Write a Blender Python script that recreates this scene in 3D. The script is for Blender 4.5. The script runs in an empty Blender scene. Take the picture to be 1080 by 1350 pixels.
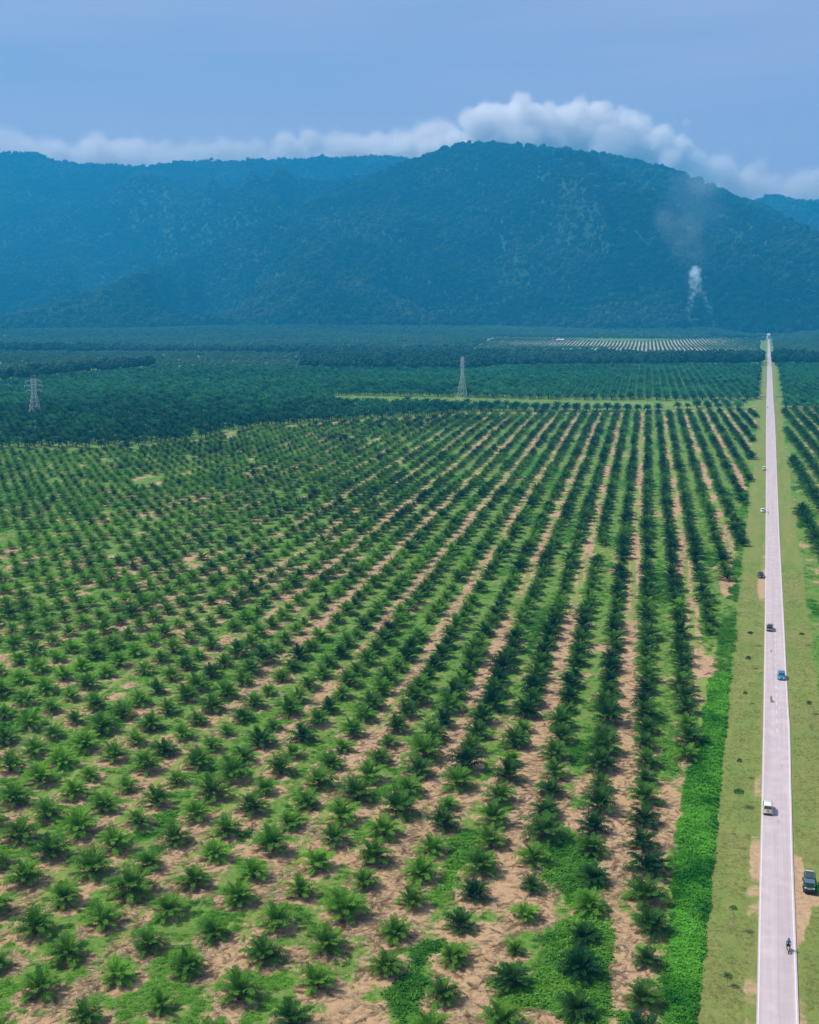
import bpy, bmesh, math, random
import numpy as np
from mathutils import Vector, Matrix, Euler
random.seed(7)
rng = np.random.default_rng(7)
R = math.radians

# ------------------------------------------------------------ camera
FPX = 1550.0
TILT = math.atan(270.0 / FPX)
CAMH = 88.0
scene = bpy.context.scene
cam = bpy.data.cameras.new('camera')
cam.sensor_fit = 'VERTICAL'
cam.sensor_height = 24.0
cam.lens = 24.0 * FPX / 1350.0
cam.clip_start = 1.0
cam.clip_end = 60000
camo = bpy.data.objects.new('camera', cam)
scene.collection.objects.link(camo)
camo.location = (0, 0, CAMH)
camo.rotation_euler = (R(90) - TILT, 0, 0)
scene.camera = camo
scene.render.resolution_x = 819
scene.render.resolution_y = 1024

# ------------------------------------------------------------ light
SUN_DIR = Vector((-0.85, 0.12, 1.25)).normalized()          # towards the sun
SUN_EL = math.asin(SUN_DIR.z)
SUN_AZ = math.atan2(SUN_DIR.x, SUN_DIR.y)
SKY_STRENGTH = 0.10
sl = bpy.data.lights.new('sun', 'SUN')
sl.energy = 4.7
sl.angle = R(9.0)
sl.color = (1.0, 0.91, 0.77)
so = bpy.data.objects.new('sun', sl)
scene.collection.objects.link(so)
so.rotation_euler = SUN_DIR.to_track_quat('Z', 'Y').to_euler()
so.location = (0, 0, 3000)

world = bpy.data.worlds.new('World')
scene.world = world
world.use_nodes = True
wt = world.node_tree
wt.nodes.clear()
def wn(t, **k):
    n = wt.nodes.new(t)
    for a, b in k.items():
        setattr(n, a, b)
    return n
wo = wn('ShaderNodeOutputWorld')
wb = wn('ShaderNodeBackground')
wb.inputs['Strength'].default_value = SKY_STRENGTH
sky = wn('ShaderNodeTexSky', sky_type='NISHITA')
sky.sun_disc = False
sky.sun_elevation = SUN_EL
sky.sun_rotation = SUN_AZ
sky.air_density = 1.2
sky.dust_density = 2.0
sky.ozone_density = 2.0
tc = wn('ShaderNodeTexCoord')
sep = wn('ShaderNodeSeparateXYZ')
wt.links.new(tc.outputs['Generated'], sep.inputs[0])
ramp = wn('ShaderNodeValToRGB')          # thin veil of high cloud: paler and pinker towards the horizon
ramp.color_ramp.elements[0].position = 0.0
ramp.color_ramp.elements[0].color = (0.56, 0.46, 0.60, 1)
ramp.color_ramp.elements[1].position = 1.0
ramp.color_ramp.elements[1].color = (0.36, 0.39, 0.46, 1)
e = ramp.color_ramp.elements.new(0.10); e.color = (0.50, 0.44, 0.60, 1)
e = ramp.color_ramp.elements.new(0.145); e.color = (0.37, 0.385, 0.58, 1)
e = ramp.color_ramp.elements.new(0.19); e.color = (0.250, 0.325, 0.545, 1)
e = ramp.color_ramp.elements.new(0.36); e.color = (0.235, 0.30, 0.505, 1)
wt.links.new(sep.outputs['Z'], ramp.inputs[0])
mp = wn('ShaderNodeMapping')
mp.inputs['Scale'].default_value = (1.1, 1.1, 9.0)
mp.inputs['Rotation'].default_value = (0.05, -0.12, 0.3)
wt.links.new(tc.outputs['Generated'], mp.inputs[0])
nz = wn('ShaderNodeTexNoise')
nz.inputs['Scale'].default_value = 1.6
nz.inputs['Detail'].default_value = 6
nz.inputs['Roughness'].default_value = 0.5
wt.links.new(mp.outputs[0], nz.inputs['Vector'])
streak = wn('ShaderNodeMapRange')
streak.inputs['From Min'].default_value = 0.35
streak.inputs['From Max'].default_value = 0.7
streak.inputs['To Min'].default_value = 0.0
streak.inputs['To Max'].default_value = 0.46
wt.links.new(nz.outputs[0], streak.inputs[0])
mixs = wn('ShaderNodeMix', data_type='RGBA')
mixs.inputs[7].default_value = (0.56, 0.49, 0.66, 1)
wt.links.new(streak.outputs[0], mixs.inputs[0])
wt.links.new(ramp.outputs[0], mixs.inputs[6])
bright = wn('ShaderNodeVectorMath', operation='SCALE')
bright.inputs['Scale'].default_value = 10.2
wt.links.new(mixs.outputs[2], bright.inputs[0])
mixw = wn('ShaderNodeMix', data_type='RGBA')
mixw.inputs[0].default_value = 0.85
wt.links.new(sky.outputs[0], mixw.inputs[6])
wt.links.new(bright.outputs[0], mixw.inputs[7])
wt.links.new(mixw.outputs[2], wb.inputs[0])
wt.links.new(wb.outputs[0], wo.inputs[0])

scene.view_settings.view_transform = 'Standard'
scene.view_settings.look = 'None'
scene.view_settings.exposure = 0.38
scene.view_settings.gamma = 1.0
scene.view_settings.use_curve_mapping = False
scene.render.engine = 'CYCLES'
cy = scene.cycles
cy.use_denoising = True
cy.max_bounces = 10
cy.diffuse_bounces = 2
cy.glossy_bounces = 2
cy.transmission_bounces = 3
cy.transparent_max_bounces = 6
cy.volume_bounces = 9
cy.volume_step_rate = 2.0
cy.volume_max_steps = 64
cy.caustics_reflective = False
cy.caustics_refractive = False

# ------------------------------------------------------------ projection between the survey picture and the ground
ct, st = math.cos(TILT), math.sin(TILT)
def ray(px, py):
    x = np.asarray(px, float) - 540.0
    y = np.asarray(py, float) - 675.0
    return x, FPX * ct - y * st, -FPX * st - y * ct
def G(px, py, z=0.0):
    dx, dy, dz = ray(px, py)
    k = (z - CAMH) / dz
    return dx * k, dy * k
def AT(px, py, Y):                      # point seen at (px, py) at the distance Y
    dx, dy, dz = ray(px, py)
    return dx * Y / dy, Y, CAMH + dz * Y / dy
def PR(X, Y, Z=0.0):
    X = np.asarray(X, float); Y = np.asarray(Y, float); Z = np.asarray(Z, float) - CAMH
    d = np.maximum(Y * ct - Z * st, 1e-3)
    return 540 + FPX * X / d, 675 + FPX * (-Y * st - Z * ct) / d
ROADVP, ROWVP, HOR = 1012.5, 855.0, 405.0
def frame(vp):                          # unit direction towards a vanishing point and its right-hand normal
    x, y, _ = ray(vp, HOR)
    d = np.array([x, float(y)]); d /= np.linalg.norm(d)
    return d, np.array([d[1], -d[0]])
RD, RN = frame(ROADVP)
WD, WN = frame(ROWVP)
ROAD_ANG = math.atan2(RD[0], RD[1])
def lat(n, vp, m):                      # lateral offset of the ground line of picture slope m
    x, y = G(vp + m * 500, HOR + 500)
    return float(x * n[0] + y * n[1])
U0R, U0W = lat(RN, ROADVP, 0.0), lat(WN, ROWVP, 0.0)
KR = lat(RN, ROADVP, 1.0) - U0R
KW = lat(WN, ROWVP, 1.0) - U0W
def road_m(X, Y): return (X * RN[0] + Y * RN[1] - U0R) / KR
def road_u(m): return U0R + KR * m
def row_m(X, Y): return (X * WN[0] + Y * WN[1] - U0W) / KW

# ------------------------------------------------------------ numpy noise
def vnoise(x, y, seed=0):
    xi = np.floor(x).astype(np.int64); yi = np.floor(y).astype(np.int64)
    xf = x - xi; yf = y - yi
    u = xf * xf * (3 - 2 * xf); v = yf * yf * (3 - 2 * yf)
    def h(a, b):
        n = (a * 374761393 + b * 668265263 + seed * 1442695041) & 0xFFFFFFFF
        n = ((n ^ (n >> 13)) * 1274126177) & 0xFFFFFFFF
        return ((n ^ (n >> 16)) & 0xFFFFFF) / float(0xFFFFFF)
    return (h(xi, yi) * (1 - u) + h(xi + 1, yi) * u) * (1 - v) + (h(xi, yi + 1) * (1 - u) + h(xi + 1, yi + 1) * u) * v
def fbm(x, y, sc, octv=4, seed=0, rough=0.5):
    x = np.asarray(x, float) / sc; y = np.asarray(y, float) / sc
    a, s, t = 1.0, 0.0, 0.0
    for k in range(octv):
        s = s + a * vnoise(x + 17.3 * k, y - 9.1 * k, seed + k); t += a
        a *= rough; x = x * 2.03; y = y * 2.03
    return s / t
def ridged(x, y, sc, octv=5, seed=0):
    x = np.asarray(x, float) / sc; y = np.asarray(y, float) / sc
    a, s, t = 1.0, 0.0, 0.0
    for k in range(octv):
        s = s + a * (1 - np.abs(2 * vnoise(x + 5.3 * k, y + 3.1 * k, seed + k) - 1)); t += a
        a *= 0.5; x = x * 2.07; y = y * 2.07
    return s / t
def sstep(a, b, x):
    t = np.clip((np.asarray(x, float) - a) / (b - a), 0, 1)
    return t * t * (3 - 2 * t)
def inpoly(px, py, poly):
    px = np.asarray(px, float); py = np.asarray(py, float)
    inside = np.zeros(px.shape, bool)
    n = len(poly)
    for i in range(n):
        x0, y0 = poly[i]; x1, y1 = poly[(i + 1) % n]
        c = ((y0 > py) != (y1 > py)) & (px < (x1 - x0) * (py - y0) / ((y1 - y0) or 1e-9) + x0)
        inside ^= c
    return inside

# ------------------------------------------------------------ regions (outlines surveyed in the picture, used on the ground)
def top_A(px):                          # far limit of the young field
    return np.interp(px, [-600, 0, 120, 250, 330, 450, 560, 640, 700, 830, 1000, 1012, 1500], [650, 598, 597, 588, 571, 562, 556, 549, 548, 546, 541, 541, 541])
def top_B(px):                          # far limit of the dark belt
    return np.interp(px, [-600, 0, 360, 480, 720, 880, 1012, 1500], [560, 545, 537, 539.5, 540.5, 540.5, 542, 543])
def top_C(px):                          # far limit of the mature field
    return np.interp(px, [-600, 0, 185, 300, 420, 600, 800, 1000, 1500], [520, 507, 493, 489, 487, 482, 483, 484, 485])
POLY_D = [(652, 449), (618, 463), (770, 467), (900, 471), (1002, 468), (1003, 447), (940, 448), (860, 452), (800, 453), (760, 451), (742, 450)]
def strip_left(py):                     # left border of the bright strip, as a road slope
    return np.interp(py, [700, 880, 930, 980, 1040, 1120, 1200, 1350, 2200], [-0.135, -0.155, -0.157, -0.160, -0.175, -0.171, -0.157, -0.144, -0.14])
def field_A(px, py):
    m = (px - ROADVP) / np.maximum(py - HOR, 1)
    return (m < 0) & (m < np.interp(py, [560, 720, 780, 860, 1000, 1350], [-0.105, -0.11, -0.150, -0.165, -0.178, -0.165])) & (py > top_A(px))
def ground_z(X, Y):
    X = np.asarray(X, float); Y = np.asarray(Y, float)
    off = np.abs(X * RN[0] + Y * RN[1] - road_u(0.016))
    z = (fbm(X, Y, 6, 3, 3) - 0.5) * 0.5 * sstep(14, 18, off)
    z = z + (fbm(X, Y, 420, 2, 11) - 0.5) * 14 * sstep(30, 260, off) * sstep(420, 900, Y) * (1 - 0.3 * sstep(1800, 2600, Y))
    z = z + sstep(2700, 4200, Y) * (fbm(X, Y, 500, 3, 21)) * 40 * sstep(30, 200, off)
    return z

# ------------------------------------------------------------ materials
def mat(name):
    m = bpy.data.materials.new(name)
    m.use_nodes = True
    nt = m.node_tree
    b = nt.nodes['Principled BSDF']
    b.inputs['Roughness'].default_value = 0.8
    b.inputs['Specular IOR Level'].default_value = 0.25
    return m, nt, b
def plain(name, col, rough=0.7, metal=0.0, spec=0.3, noise=0.12, sc=3.0):
    m, nt, b = mat(name)
    N = nt.nodes; L = nt.links
    t = N.new('ShaderNodeTexCoord'); n = N.new('ShaderNodeTexNoise')
    n.inputs['Scale'].default_value = sc; n.inputs['Detail'].default_value = 5
    L.new(t.outputs['Object'], n.inputs['Vector'])
    mr = N.new('ShaderNodeMapRange')
    mr.inputs['To Min'].default_value = 1 - noise; mr.inputs['To Max'].default_value = 1 + noise
    L.new(n.outputs[0], mr.inputs[0])
    v = N.new('ShaderNodeVectorMath'); v.operation = 'SCALE'
    v.inputs[0].default_value = col
    L.new(mr.outputs[0], v.inputs['Scale'])
    L.new(v.outputs[0], b.inputs['Base Color'])
    b.inputs['Roughness'].default_value = rough
    b.inputs['Metallic'].default_value = metal
    b.inputs['Specular IOR Level'].default_value = spec
    return m
def foliage(name, dark, light, transl=0.3, rough=0.7, spec=0.10, nscale=1.2):
    """leaf colour between dark and light by the plant's own tint and a little noise"""
    m, nt, b = mat(name)
    N = nt.nodes; L = nt.links
    at = N.new('ShaderNodeAttribute'); at.attribute_type = 'INSTANCER'; at.attribute_name = 'tint'
    geo = N.new('ShaderNodeTexCoord'); n = N.new('ShaderNodeTexNoise')
    n.inputs['Scale'].default_value = nscale; n.inputs['Detail'].default_value = 4
    L.new(geo.outputs['Object'], n.inputs['Vector'])
    s = N.new('ShaderNodeMath'); s.operation = 'SUBTRACT'; s.inputs[1].default_value = 0.5
    L.new(n.outputs[0], s.inputs[0])
    a = N.new('ShaderNodeMath'); a.operation = 'MULTIPLY_ADD'; a.inputs[1].default_value = 0.9
    L.new(s.outputs[0], a.inputs[0]); L.new(at.outputs['Fac'], a.inputs[2])
    a.use_clamp = True
    r = N.new('ShaderNodeMix'); r.data_type = 'RGBA'
    r.inputs[6].default_value = (*dark, 1); r.inputs[7].default_value = (*light, 1)
    L.new(a.outputs[0], r.inputs[0])
    L.new(r.outputs[2], b.inputs['Base Color'])
    b.inputs['Roughness'].default_value = rough
    b.inputs['Specular IOR Level'].default_value = spec
    if transl > 0:
        tr = N.new('ShaderNodeBsdfTranslucent'); L.new(r.outputs[2], tr.inputs[0])
        mx = N.new('ShaderNodeMixShader'); mx.inputs[0].default_value = transl
        L.new(b.outputs[0], mx.inputs[1]); L.new(tr.outputs[0], mx.inputs[2])
        L.new(mx.outputs[0], N['Material Output'].inputs['Surface'])
    return m

M_palm = foliage('palm_leaf', (0.007, 0.050, 0.016), (0.135, 0.34, 0.030))
M_mature = foliage('mature_palm_leaf', (0.002, 0.048, 0.026), (0.045, 0.23, 0.095))
M_creeper = foliage('creeper_leaf', (0.028, 0.15, 0.016), (0.17, 0.40, 0.05), transl=0.3)
M_strip = foliage('strip_leaf', (0.012, 0.13, 0.010), (0.125, 0.41, 0.04), transl=0.3)
M_tree = foliage('forest_leaf', (0.006, 0.040, 0.022), (0.11, 0.16, 0.07), transl=0.1, nscale=0.12)
M_wood = foliage('plain_wood_leaf', (0.008, 0.05, 0.028), (0.085, 0.20, 0.10), transl=0.1, nscale=0.12)
M_sap = foliage('sapling_leaf', (0.015, 0.07, 0.015), (0.12, 0.25, 0.05))
M_dry = foliage('dry_leaf', (0.09, 0.055, 0.03), (0.50, 0.39, 0.25), transl=0.1)
M_grass = foliage('grass_blade', (0.11, 0.155, 0.035), (0.27, 0.28, 0.10), transl=0.2)
M_bark = plain('bark', (0.09, 0.065, 0.045), 0.95)
M_paletrunk = plain('pale_bark', (0.42, 0.38, 0.30), 0.9)

def ground_material():
    m, nt, b = mat('field_ground')
    N = nt.nodes; L = nt.links
    at = N.new('ShaderNodeAttribute'); at.attribute_name = 'cover'
    sp = N.new('ShaderNodeSeparateColor'); L.new(at.outputs['Color'], sp.inputs[0])
    at2 = N.new('ShaderNodeAttribute'); at2.attribute_name = 'verge'
    g = N.new('ShaderNodeTexCoord')
    def noise(sc, det, rough=0.6, stretch=None):
        n = N.new('ShaderNodeTexNoise'); n.inputs['Scale'].default_value = sc
        n.inputs['Detail'].default_value = det; n.inputs['Roughness'].default_value = rough
        if stretch:
            q0 = N.new('ShaderNodeMapping'); q0.inputs['Rotation'].default_value = (0, 0, stretch[1])
            q = N.new('ShaderNodeMapping'); q.inputs['Scale'].default_value = stretch[0]
            L.new(g.outputs['Object'], q0.inputs[0]); L.new(q0.outputs[0], q.inputs[0]); L.new(q.outputs[0], n.inputs['Vector'])
        else:
            L.new(g.outputs['Object'], n.inputs['Vector'])
        return n.outputs[0]
    def mixc(f, a, c):
        x = N.new('ShaderNodeMix'); x.data_type = 'RGBA'
        if hasattr(f, 'is_linked'): L.new(f, x.inputs[0])
        else: x.inputs[0].default_value = f
        for i, v in ((6, a), (7, c)):
            if hasattr(v, 'is_linked'): L.new(v, x.inputs[i])
            else: x.inputs[i].default_value = (*v, 1)
        return x.outputs[2]
    def rng_(v, a, c, lo=0.0, hi=1.0):
        x = N.new('ShaderNodeMapRange'); x.inputs['From Min'].default_value = a; x.inputs['From Max'].default_value = c
        x.inputs['To Min'].default_value = lo; x.inputs['To Max'].default_value = hi
        L.new(v, x.inputs[0]); return x.outputs[0]
    def math_(op, a, c):
        x = N.new('ShaderNodeMath'); x.operation = op
        for i, v in ((0, a), (1, c)):
            if hasattr(v, 'is_linked'): L.new(v, x.inputs[i])
            else: x.inputs[i].default_value = v
        return x.outputs[0]
    n_f = noise(1.1, 8, 0.65); n_m = noise(0.22, 6, 0.6); n_l = noise(0.03, 4); n_ff = noise(4.0, 4, 0.7)
    n_m2 = noise(0.35, 6, 0.7)
    soil = mixc(rng_(n_f, 0.33, 0.68), (0.21, 0.135, 0.07), (0.50, 0.355, 0.215))
    soil = mixc(rng_(n_m, 0.40, 0.66, 0, 0.75), soil, (0.43, 0.29, 0.18))
    soil = mixc(rng_(n_l, 0.5, 0.68, 0, 0.35), soil, (0.50, 0.33, 0.25))
    soil = mixc(rng_(n_m2, 0.66, 0.74, 0, 0.7), soil, (0.62, 0.52, 0.45))
    green = mixc(rng_(n_f, 0.35, 0.65), (0.042, 0.135, 0.020), (0.145, 0.265, 0.045))
    green = mixc(rng_(n_m, 0.42, 0.66, 0, 0.6), green, (0.20, 0.22, 0.075))
    lush = mixc(rng_(n_f, 0.35, 0.65), (0.022, 0.10, 0.012), (0.065, 0.23, 0.025))  # ground under the creeper, its colour darkened to stand for shaded understory
    path = mixc(rng_(n_m2, 0.35, 0.65), (0.13, 0.21, 0.045), (0.235, 0.275, 0.08))
    # soil against weeds with a broken edge
    k = math_('ADD', sp.outputs[0], math_('MULTIPLY', math_('SUBTRACT', n_m2, 0.5), 1.5))
    k = math_('ADD', k, math_('MULTIPLY', math_('SUBTRACT', n_ff, 0.5), 0.5))
    c = mixc(rng_(k, 0.40, 0.60), green, soil)
    k = math_('ADD', sp.outputs[1], math_('MULTIPLY', math_('SUBTRACT', n_m2, 0.5), 0.8))
    c = mixc(rng_(k, 0.42, 0.58), c, lush)
    k = math_('ADD', sp.outputs[2], math_('MULTIPLY', math_('SUBTRACT', n_m, 0.5), 0.9))
    c = mixc(rng_(k, 0.40, 0.60), c, path)
    at3 = N.new('ShaderNodeAttribute'); at3.attribute_name = 'pale'
    c = mixc(at3.outputs['Fac'], c, (0.40, 0.40, 0.37))
    # mown verge: streaky yellow green and brownish grass
    n_s = noise(0.28, 7, 0.7, ((0.5, 1.6, 1), ROAD_ANG))
    n_s3 = noise(0.12, 5, 0.6, ((2.4, 0.25, 1), ROAD_ANG))
    n_s2 = noise(0.45, 6, 0.75)
    v = mixc(rng_(n_s, 0.36, 0.64), (0.155, 0.200, 0.050), (0.225, 0.250, 0.078))
    v = mixc(rng_(n_s2, 0.44, 0.70, 0, 0.75), v, (0.130, 0.180, 0.045))
    v = mixc(rng_(n_s3, 0.42, 0.62, 0, 0.75), v, (0.115, 0.200, 0.040))
    v = mixc(rng_(n_l, 0.45, 0.62, 0, 0.5), v, (0.20, 0.195, 0.075))
    v = mixc(rng_(n_ff, 0.56, 0.74, 0, 0.45), v, (0.33, 0.32, 0.16))
    v = mixc(rng_(noise(0.8, 3, 0.5), 0.66, 0.74, 0, 0.5), v, (0.07, 0.10, 0.03))
    # verge 0..1 grass, 1..2 more and more bare dirt
    c = mixc(rng_(at2.outputs['Fac'], 0.3, 0.7), c, v)
    kd = math_('ADD', at2.outputs['Fac'], math_('MULTIPLY', math_('SUBTRACT', n_m2, 0.5), 1.1))
    dirt = mixc(rng_(n_f, 0.3, 0.7), (0.31, 0.21, 0.125), (0.47, 0.345, 0.22))
    c = mixc(rng_(kd, 1.42, 1.62), c, dirt)
    L.new(c, b.inputs['Base Color'])
    b.inputs['Roughness'].default_value = 0.95
    b.inputs['Specular IOR Level'].default_value = 0.1
    bp = N.new('ShaderNodeBump'); bp.inputs['Strength'].default_value = 0.9; bp.inputs['Distance'].default_value = 0.35
    L.new(math_('ADD', n_f, math_('MULTIPLY', n_ff, 0.35)), bp.inputs['Height'])
    L.new(bp.outputs[0], b.inputs['Normal'])
    return m
M_ground = ground_material()

# ------------------------------------------------------------ linking helpers
COL = scene.collection
def tag(o, label=None, cat=None, group=None, kind=None):
    if label: o['label'] = label
    if cat: o['category'] = cat
    if group: o['group'] = group
    if kind: o['kind'] = kind
    return o
def link(name, me, parent=None, loc=None, rot=None):
    o = bpy.data.objects.new(name, me)
    COL.objects.link(o)
    if parent: o.parent = parent
    if loc is not None: o.location = loc
    if rot is not None: o.rotation_euler = rot
    return o
def mesh_np(name, verts, faces, material=None, smooth=False):
    me = bpy.data.meshes.new(name)
    verts = np.asarray(verts, np.float32)
    if isinstance(faces, np.ndarray):
        k = faces.shape[1]
        me.vertices.add(len(verts)); me.vertices.foreach_set('co', verts.ravel())
        me.loops.add(faces.size); me.loops.foreach_set('vertex_index', faces.ravel().astype(np.int32))
        me.polygons.add(len(faces))
        me.polygons.foreach_set('loop_start', np.arange(0, faces.size, k, dtype=np.int32))
        me.update(calc_edges=True)
    else:
        me.from_pydata([tuple(map(float, v)) for v in verts], [], faces)
        me.update()
    if material: me.materials.append(material)
    if smooth: me.polygons.foreach_set('use_smooth', [True] * len(me.polygons))
    return me
class MB:
    """collects simple solids, builds ONE mesh"""
    def __init__(s): s.v = []; s.f = []
    def add(s, vs, fs):
        k = len(s.v); s.v += [tuple(v) for v in vs]; s.f += [tuple(i + k for i in f) for f in fs]; return s
    def box(s, c, d, rz=0.0, taper=1.0):
        x, y, z = d[0] / 2, d[1] / 2, d[2] / 2
        vs = []
        for sz, t in ((-1, 1), (1, taper)):
            for sx, sy in ((-1, -1), (1, -1), (1, 1), (-1, 1)):
                a, b_ = sx * x * t, sy * y * t
                vs.append((c[0] + a * math.cos(rz) - b_ * math.sin(rz), c[1] + a * math.sin(rz) + b_ * math.cos(rz), c[2] + sz * z))
        return s.add(vs, [(3, 2, 1, 0), (4, 5, 6, 7), (0, 1, 5, 4), (1, 2, 6, 5), (2, 3, 7, 6), (3, 0, 4, 7)])
    def tube(s, pts, rads, n=6):
        k = len(s.v)
        P = [Vector(p) for p in pts]
        if not hasattr(rads, '__len__'): rads = [rads] * len(P)
        for i, p in enumerate(P):
            d = (P[min(i + 1, len(P) - 1)] - P[max(i - 1, 0)]).normalized()
            a = d.orthogonal().normalized() if i == 0 else (pa - d * pa.dot(d)).normalized()
            pa = a; bb = d.cross(a)
            for j in range(n):
                t = 2 * math.pi * j / n
                s.v.append(tuple(p + (a * math.cos(t) + bb * math.sin(t)) * rads[i]))
        for i in range(len(P) - 1):
            for j in range(n):
                s.f.append((k + i * n + j, k + i * n + (j + 1) % n, k + (i + 1) * n + (j + 1) % n, k + (i + 1) * n + j))
        s.f.append(tuple(k + j for j in reversed(range(n))))
        s.f.append(tuple(k + (len(P) - 1) * n + j for j in range(n)))
        return s
    def mesh(s, name, m, smooth=False, bevel=0):
        if bevel:
            bm = bmesh.new()
            vs = [bm.verts.new(v) for v in s.v]
            for f in s.f:
                try: bm.faces.new([vs[i] for i in f])
                except ValueError: pass
            bmesh.ops.recalc_face_normals(bm, faces=bm.faces)
            bmesh.ops.bevel(bm, geom=list(bm.edges), offset=bevel, segments=2, profile=0.5, affect='EDGES', clamp_overlap=True)
            me = bpy.data.meshes.new(name); bm.to_mesh(me); bm.free(); me.materials.append(m)
            if smooth: me.polygons.foreach_set('use_smooth', [True] * len(me.polygons))
            return me
        return mesh_np(name, s.v, s.f, m, smooth)
    def build(s, name, m, parent=None, smooth=False, bevel=0):
        return link(name, s.mesh(name, m, smooth, bevel), parent)

# ------------------------------------------------------------ scatter with geometry nodes
GROUPS = {}
def proto_collection(name, meshes):
    c = bpy.data.collections.new(name)
    for i, me in enumerate(meshes):
        o = bpy.data.objects.new('%s_%02d' % (name, i), me)
        c.objects.link(o)
    return c
def scatter(name, pts, rotz, scale, idx, tint, coll, label=None, cat=None, tilt=None, kind='stuff'):
    n = len(pts)
    me = bpy.data.meshes.new(name)
    me.vertices.add(n); me.vertices.foreach_set('co', np.asarray(pts, np.float32).ravel())
    rot = np.zeros((n, 3), np.float32)
    if tilt is not None: rot[:, :2] = tilt
    rot[:, 2] = rotz
    sc = np.asarray(scale, np.float32)
    if sc.ndim == 1: sc = np.repeat(sc[:, None], 3, 1)
    me.attributes.new('rot', 'FLOAT_VECTOR', 'POINT').data.foreach_set('vector', rot.ravel())
    me.attributes.new('scl', 'FLOAT_VECTOR', 'POINT').data.foreach_set('vector', sc.ravel())
    me.attributes.new('idx', 'INT', 'POINT').data.foreach_set('value', np.asarray(idx, np.int32))
    me.attributes.new('tint', 'FLOAT', 'POINT').data.foreach_set('value', np.asarray(tint, np.float32))
    o = link(name, me)
    ng = bpy.data.node_groups.new(name, 'GeometryNodeTree')
    ng.interface.new_socket('Geometry', in_out='INPUT', socket_type='NodeSocketGeometry')
    ng.interface.new_socket('Geometry', in_out='OUTPUT', socket_type='NodeSocketGeometry')
    N = ng.nodes; L = ng.links
    gi = N.new('NodeGroupInput'); go = N.new('NodeGroupOutput')
    mtp = N.new('GeometryNodeMeshToPoints')
    ip = N.new('GeometryNodeInstanceOnPoints')
    ci = N.new('GeometryNodeCollectionInfo')
    ci.inputs['Collection'].default_value = coll
    ci.inputs['Separate Children'].default_value = True
    ci.inputs['Reset Children'].default_value = True
    def attr(nm, ty):
        a = N.new('GeometryNodeInputNamedAttribute'); a.data_type = ty
        a.inputs['Name'].default_value = nm
        return a.outputs['Attribute']
    L.new(gi.outputs[0], mtp.inputs['Mesh'])
    L.new(mtp.outputs[0], ip.inputs['Points'])
    L.new(ci.outputs[0], ip.inputs['Instance'])
    ip.inputs['Pick Instance'].default_value = True
    L.new(attr('idx', 'INT'), ip.inputs['Instance Index'])
    L.new(attr('rot', 'FLOAT_VECTOR'), ip.inputs['Rotation'])
    L.new(attr('scl', 'FLOAT_VECTOR'), ip.inputs['Scale'])
    L.new(ip.outputs[0], go.inputs[0])
    md = o.modifiers.new('scatter', 'NODES'); md.node_group = ng
    tag(o, label, cat, None, kind)
    return o

# ------------------------------------------------------------ ground
def grid_mesh(name, X, Y, Z, m, attrs=None, smooth=True):
    h, w = X.shape
    v = np.stack([X, Y, Z], -1).reshape(-1, 3)
    i = np.arange(h * w).reshape(h, w)
    f = np.stack([i[:-1, :-1], i[:-1, 1:], i[1:, 1:], i[1:, :-1]], -1).reshape(-1, 4)
    me = mesh_np(name, v, f, m)
    me.polygons.foreach_set('use_smooth', np.full(len(f), smooth))
    for k, a in (attrs or {}).items():
        if a.ndim == 3:
            c = np.ones((h * w, 4), np.float32); c[:, :3] = a.reshape(-1, 3)
            me.color_attributes.new(k, 'FLOAT_COLOR', 'POINT').data.foreach_set('color', c.ravel())
        else:
            me.attributes.new(k, 'FLOAT', 'POINT').data.foreach_set('value', a.astype(np.float32).ravel())
    return me
ROWSP = 0.0977
# ------------------------------------------------------------ planting lattice
def lattice(vpd, vpn, lat0, rowsp, sp, s_rng, k_rng, jit=0.35, seed=1):
    rg = np.random.default_rng(seed)
    out = []
    for k in range(*k_rng):
        s = np.arange(s_rng[0], s_rng[1], sp) + (sp / 2 if k % 2 else 0)
        l = lat0 + k * rowsp + np.zeros_like(s)
        js = rg.normal(0, jit, s.shape); jl = rg.normal(0, jit, s.shape)
        s = s + js; l = l + jl
        out.append(np.stack([s * vpd[0] + l * vpn[0], s * vpd[1] + l * vpn[1], np.full_like(s, k)], 1))
    return np.concatenate(out)
ROW_L = ROWSP * KW
PSP = 9.0
LAT = lattice(WD, WN, U0W - 0.006 * KW, ROW_L, PSP, (60, 4200), (-420, 260), 0.32, 3)


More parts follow.
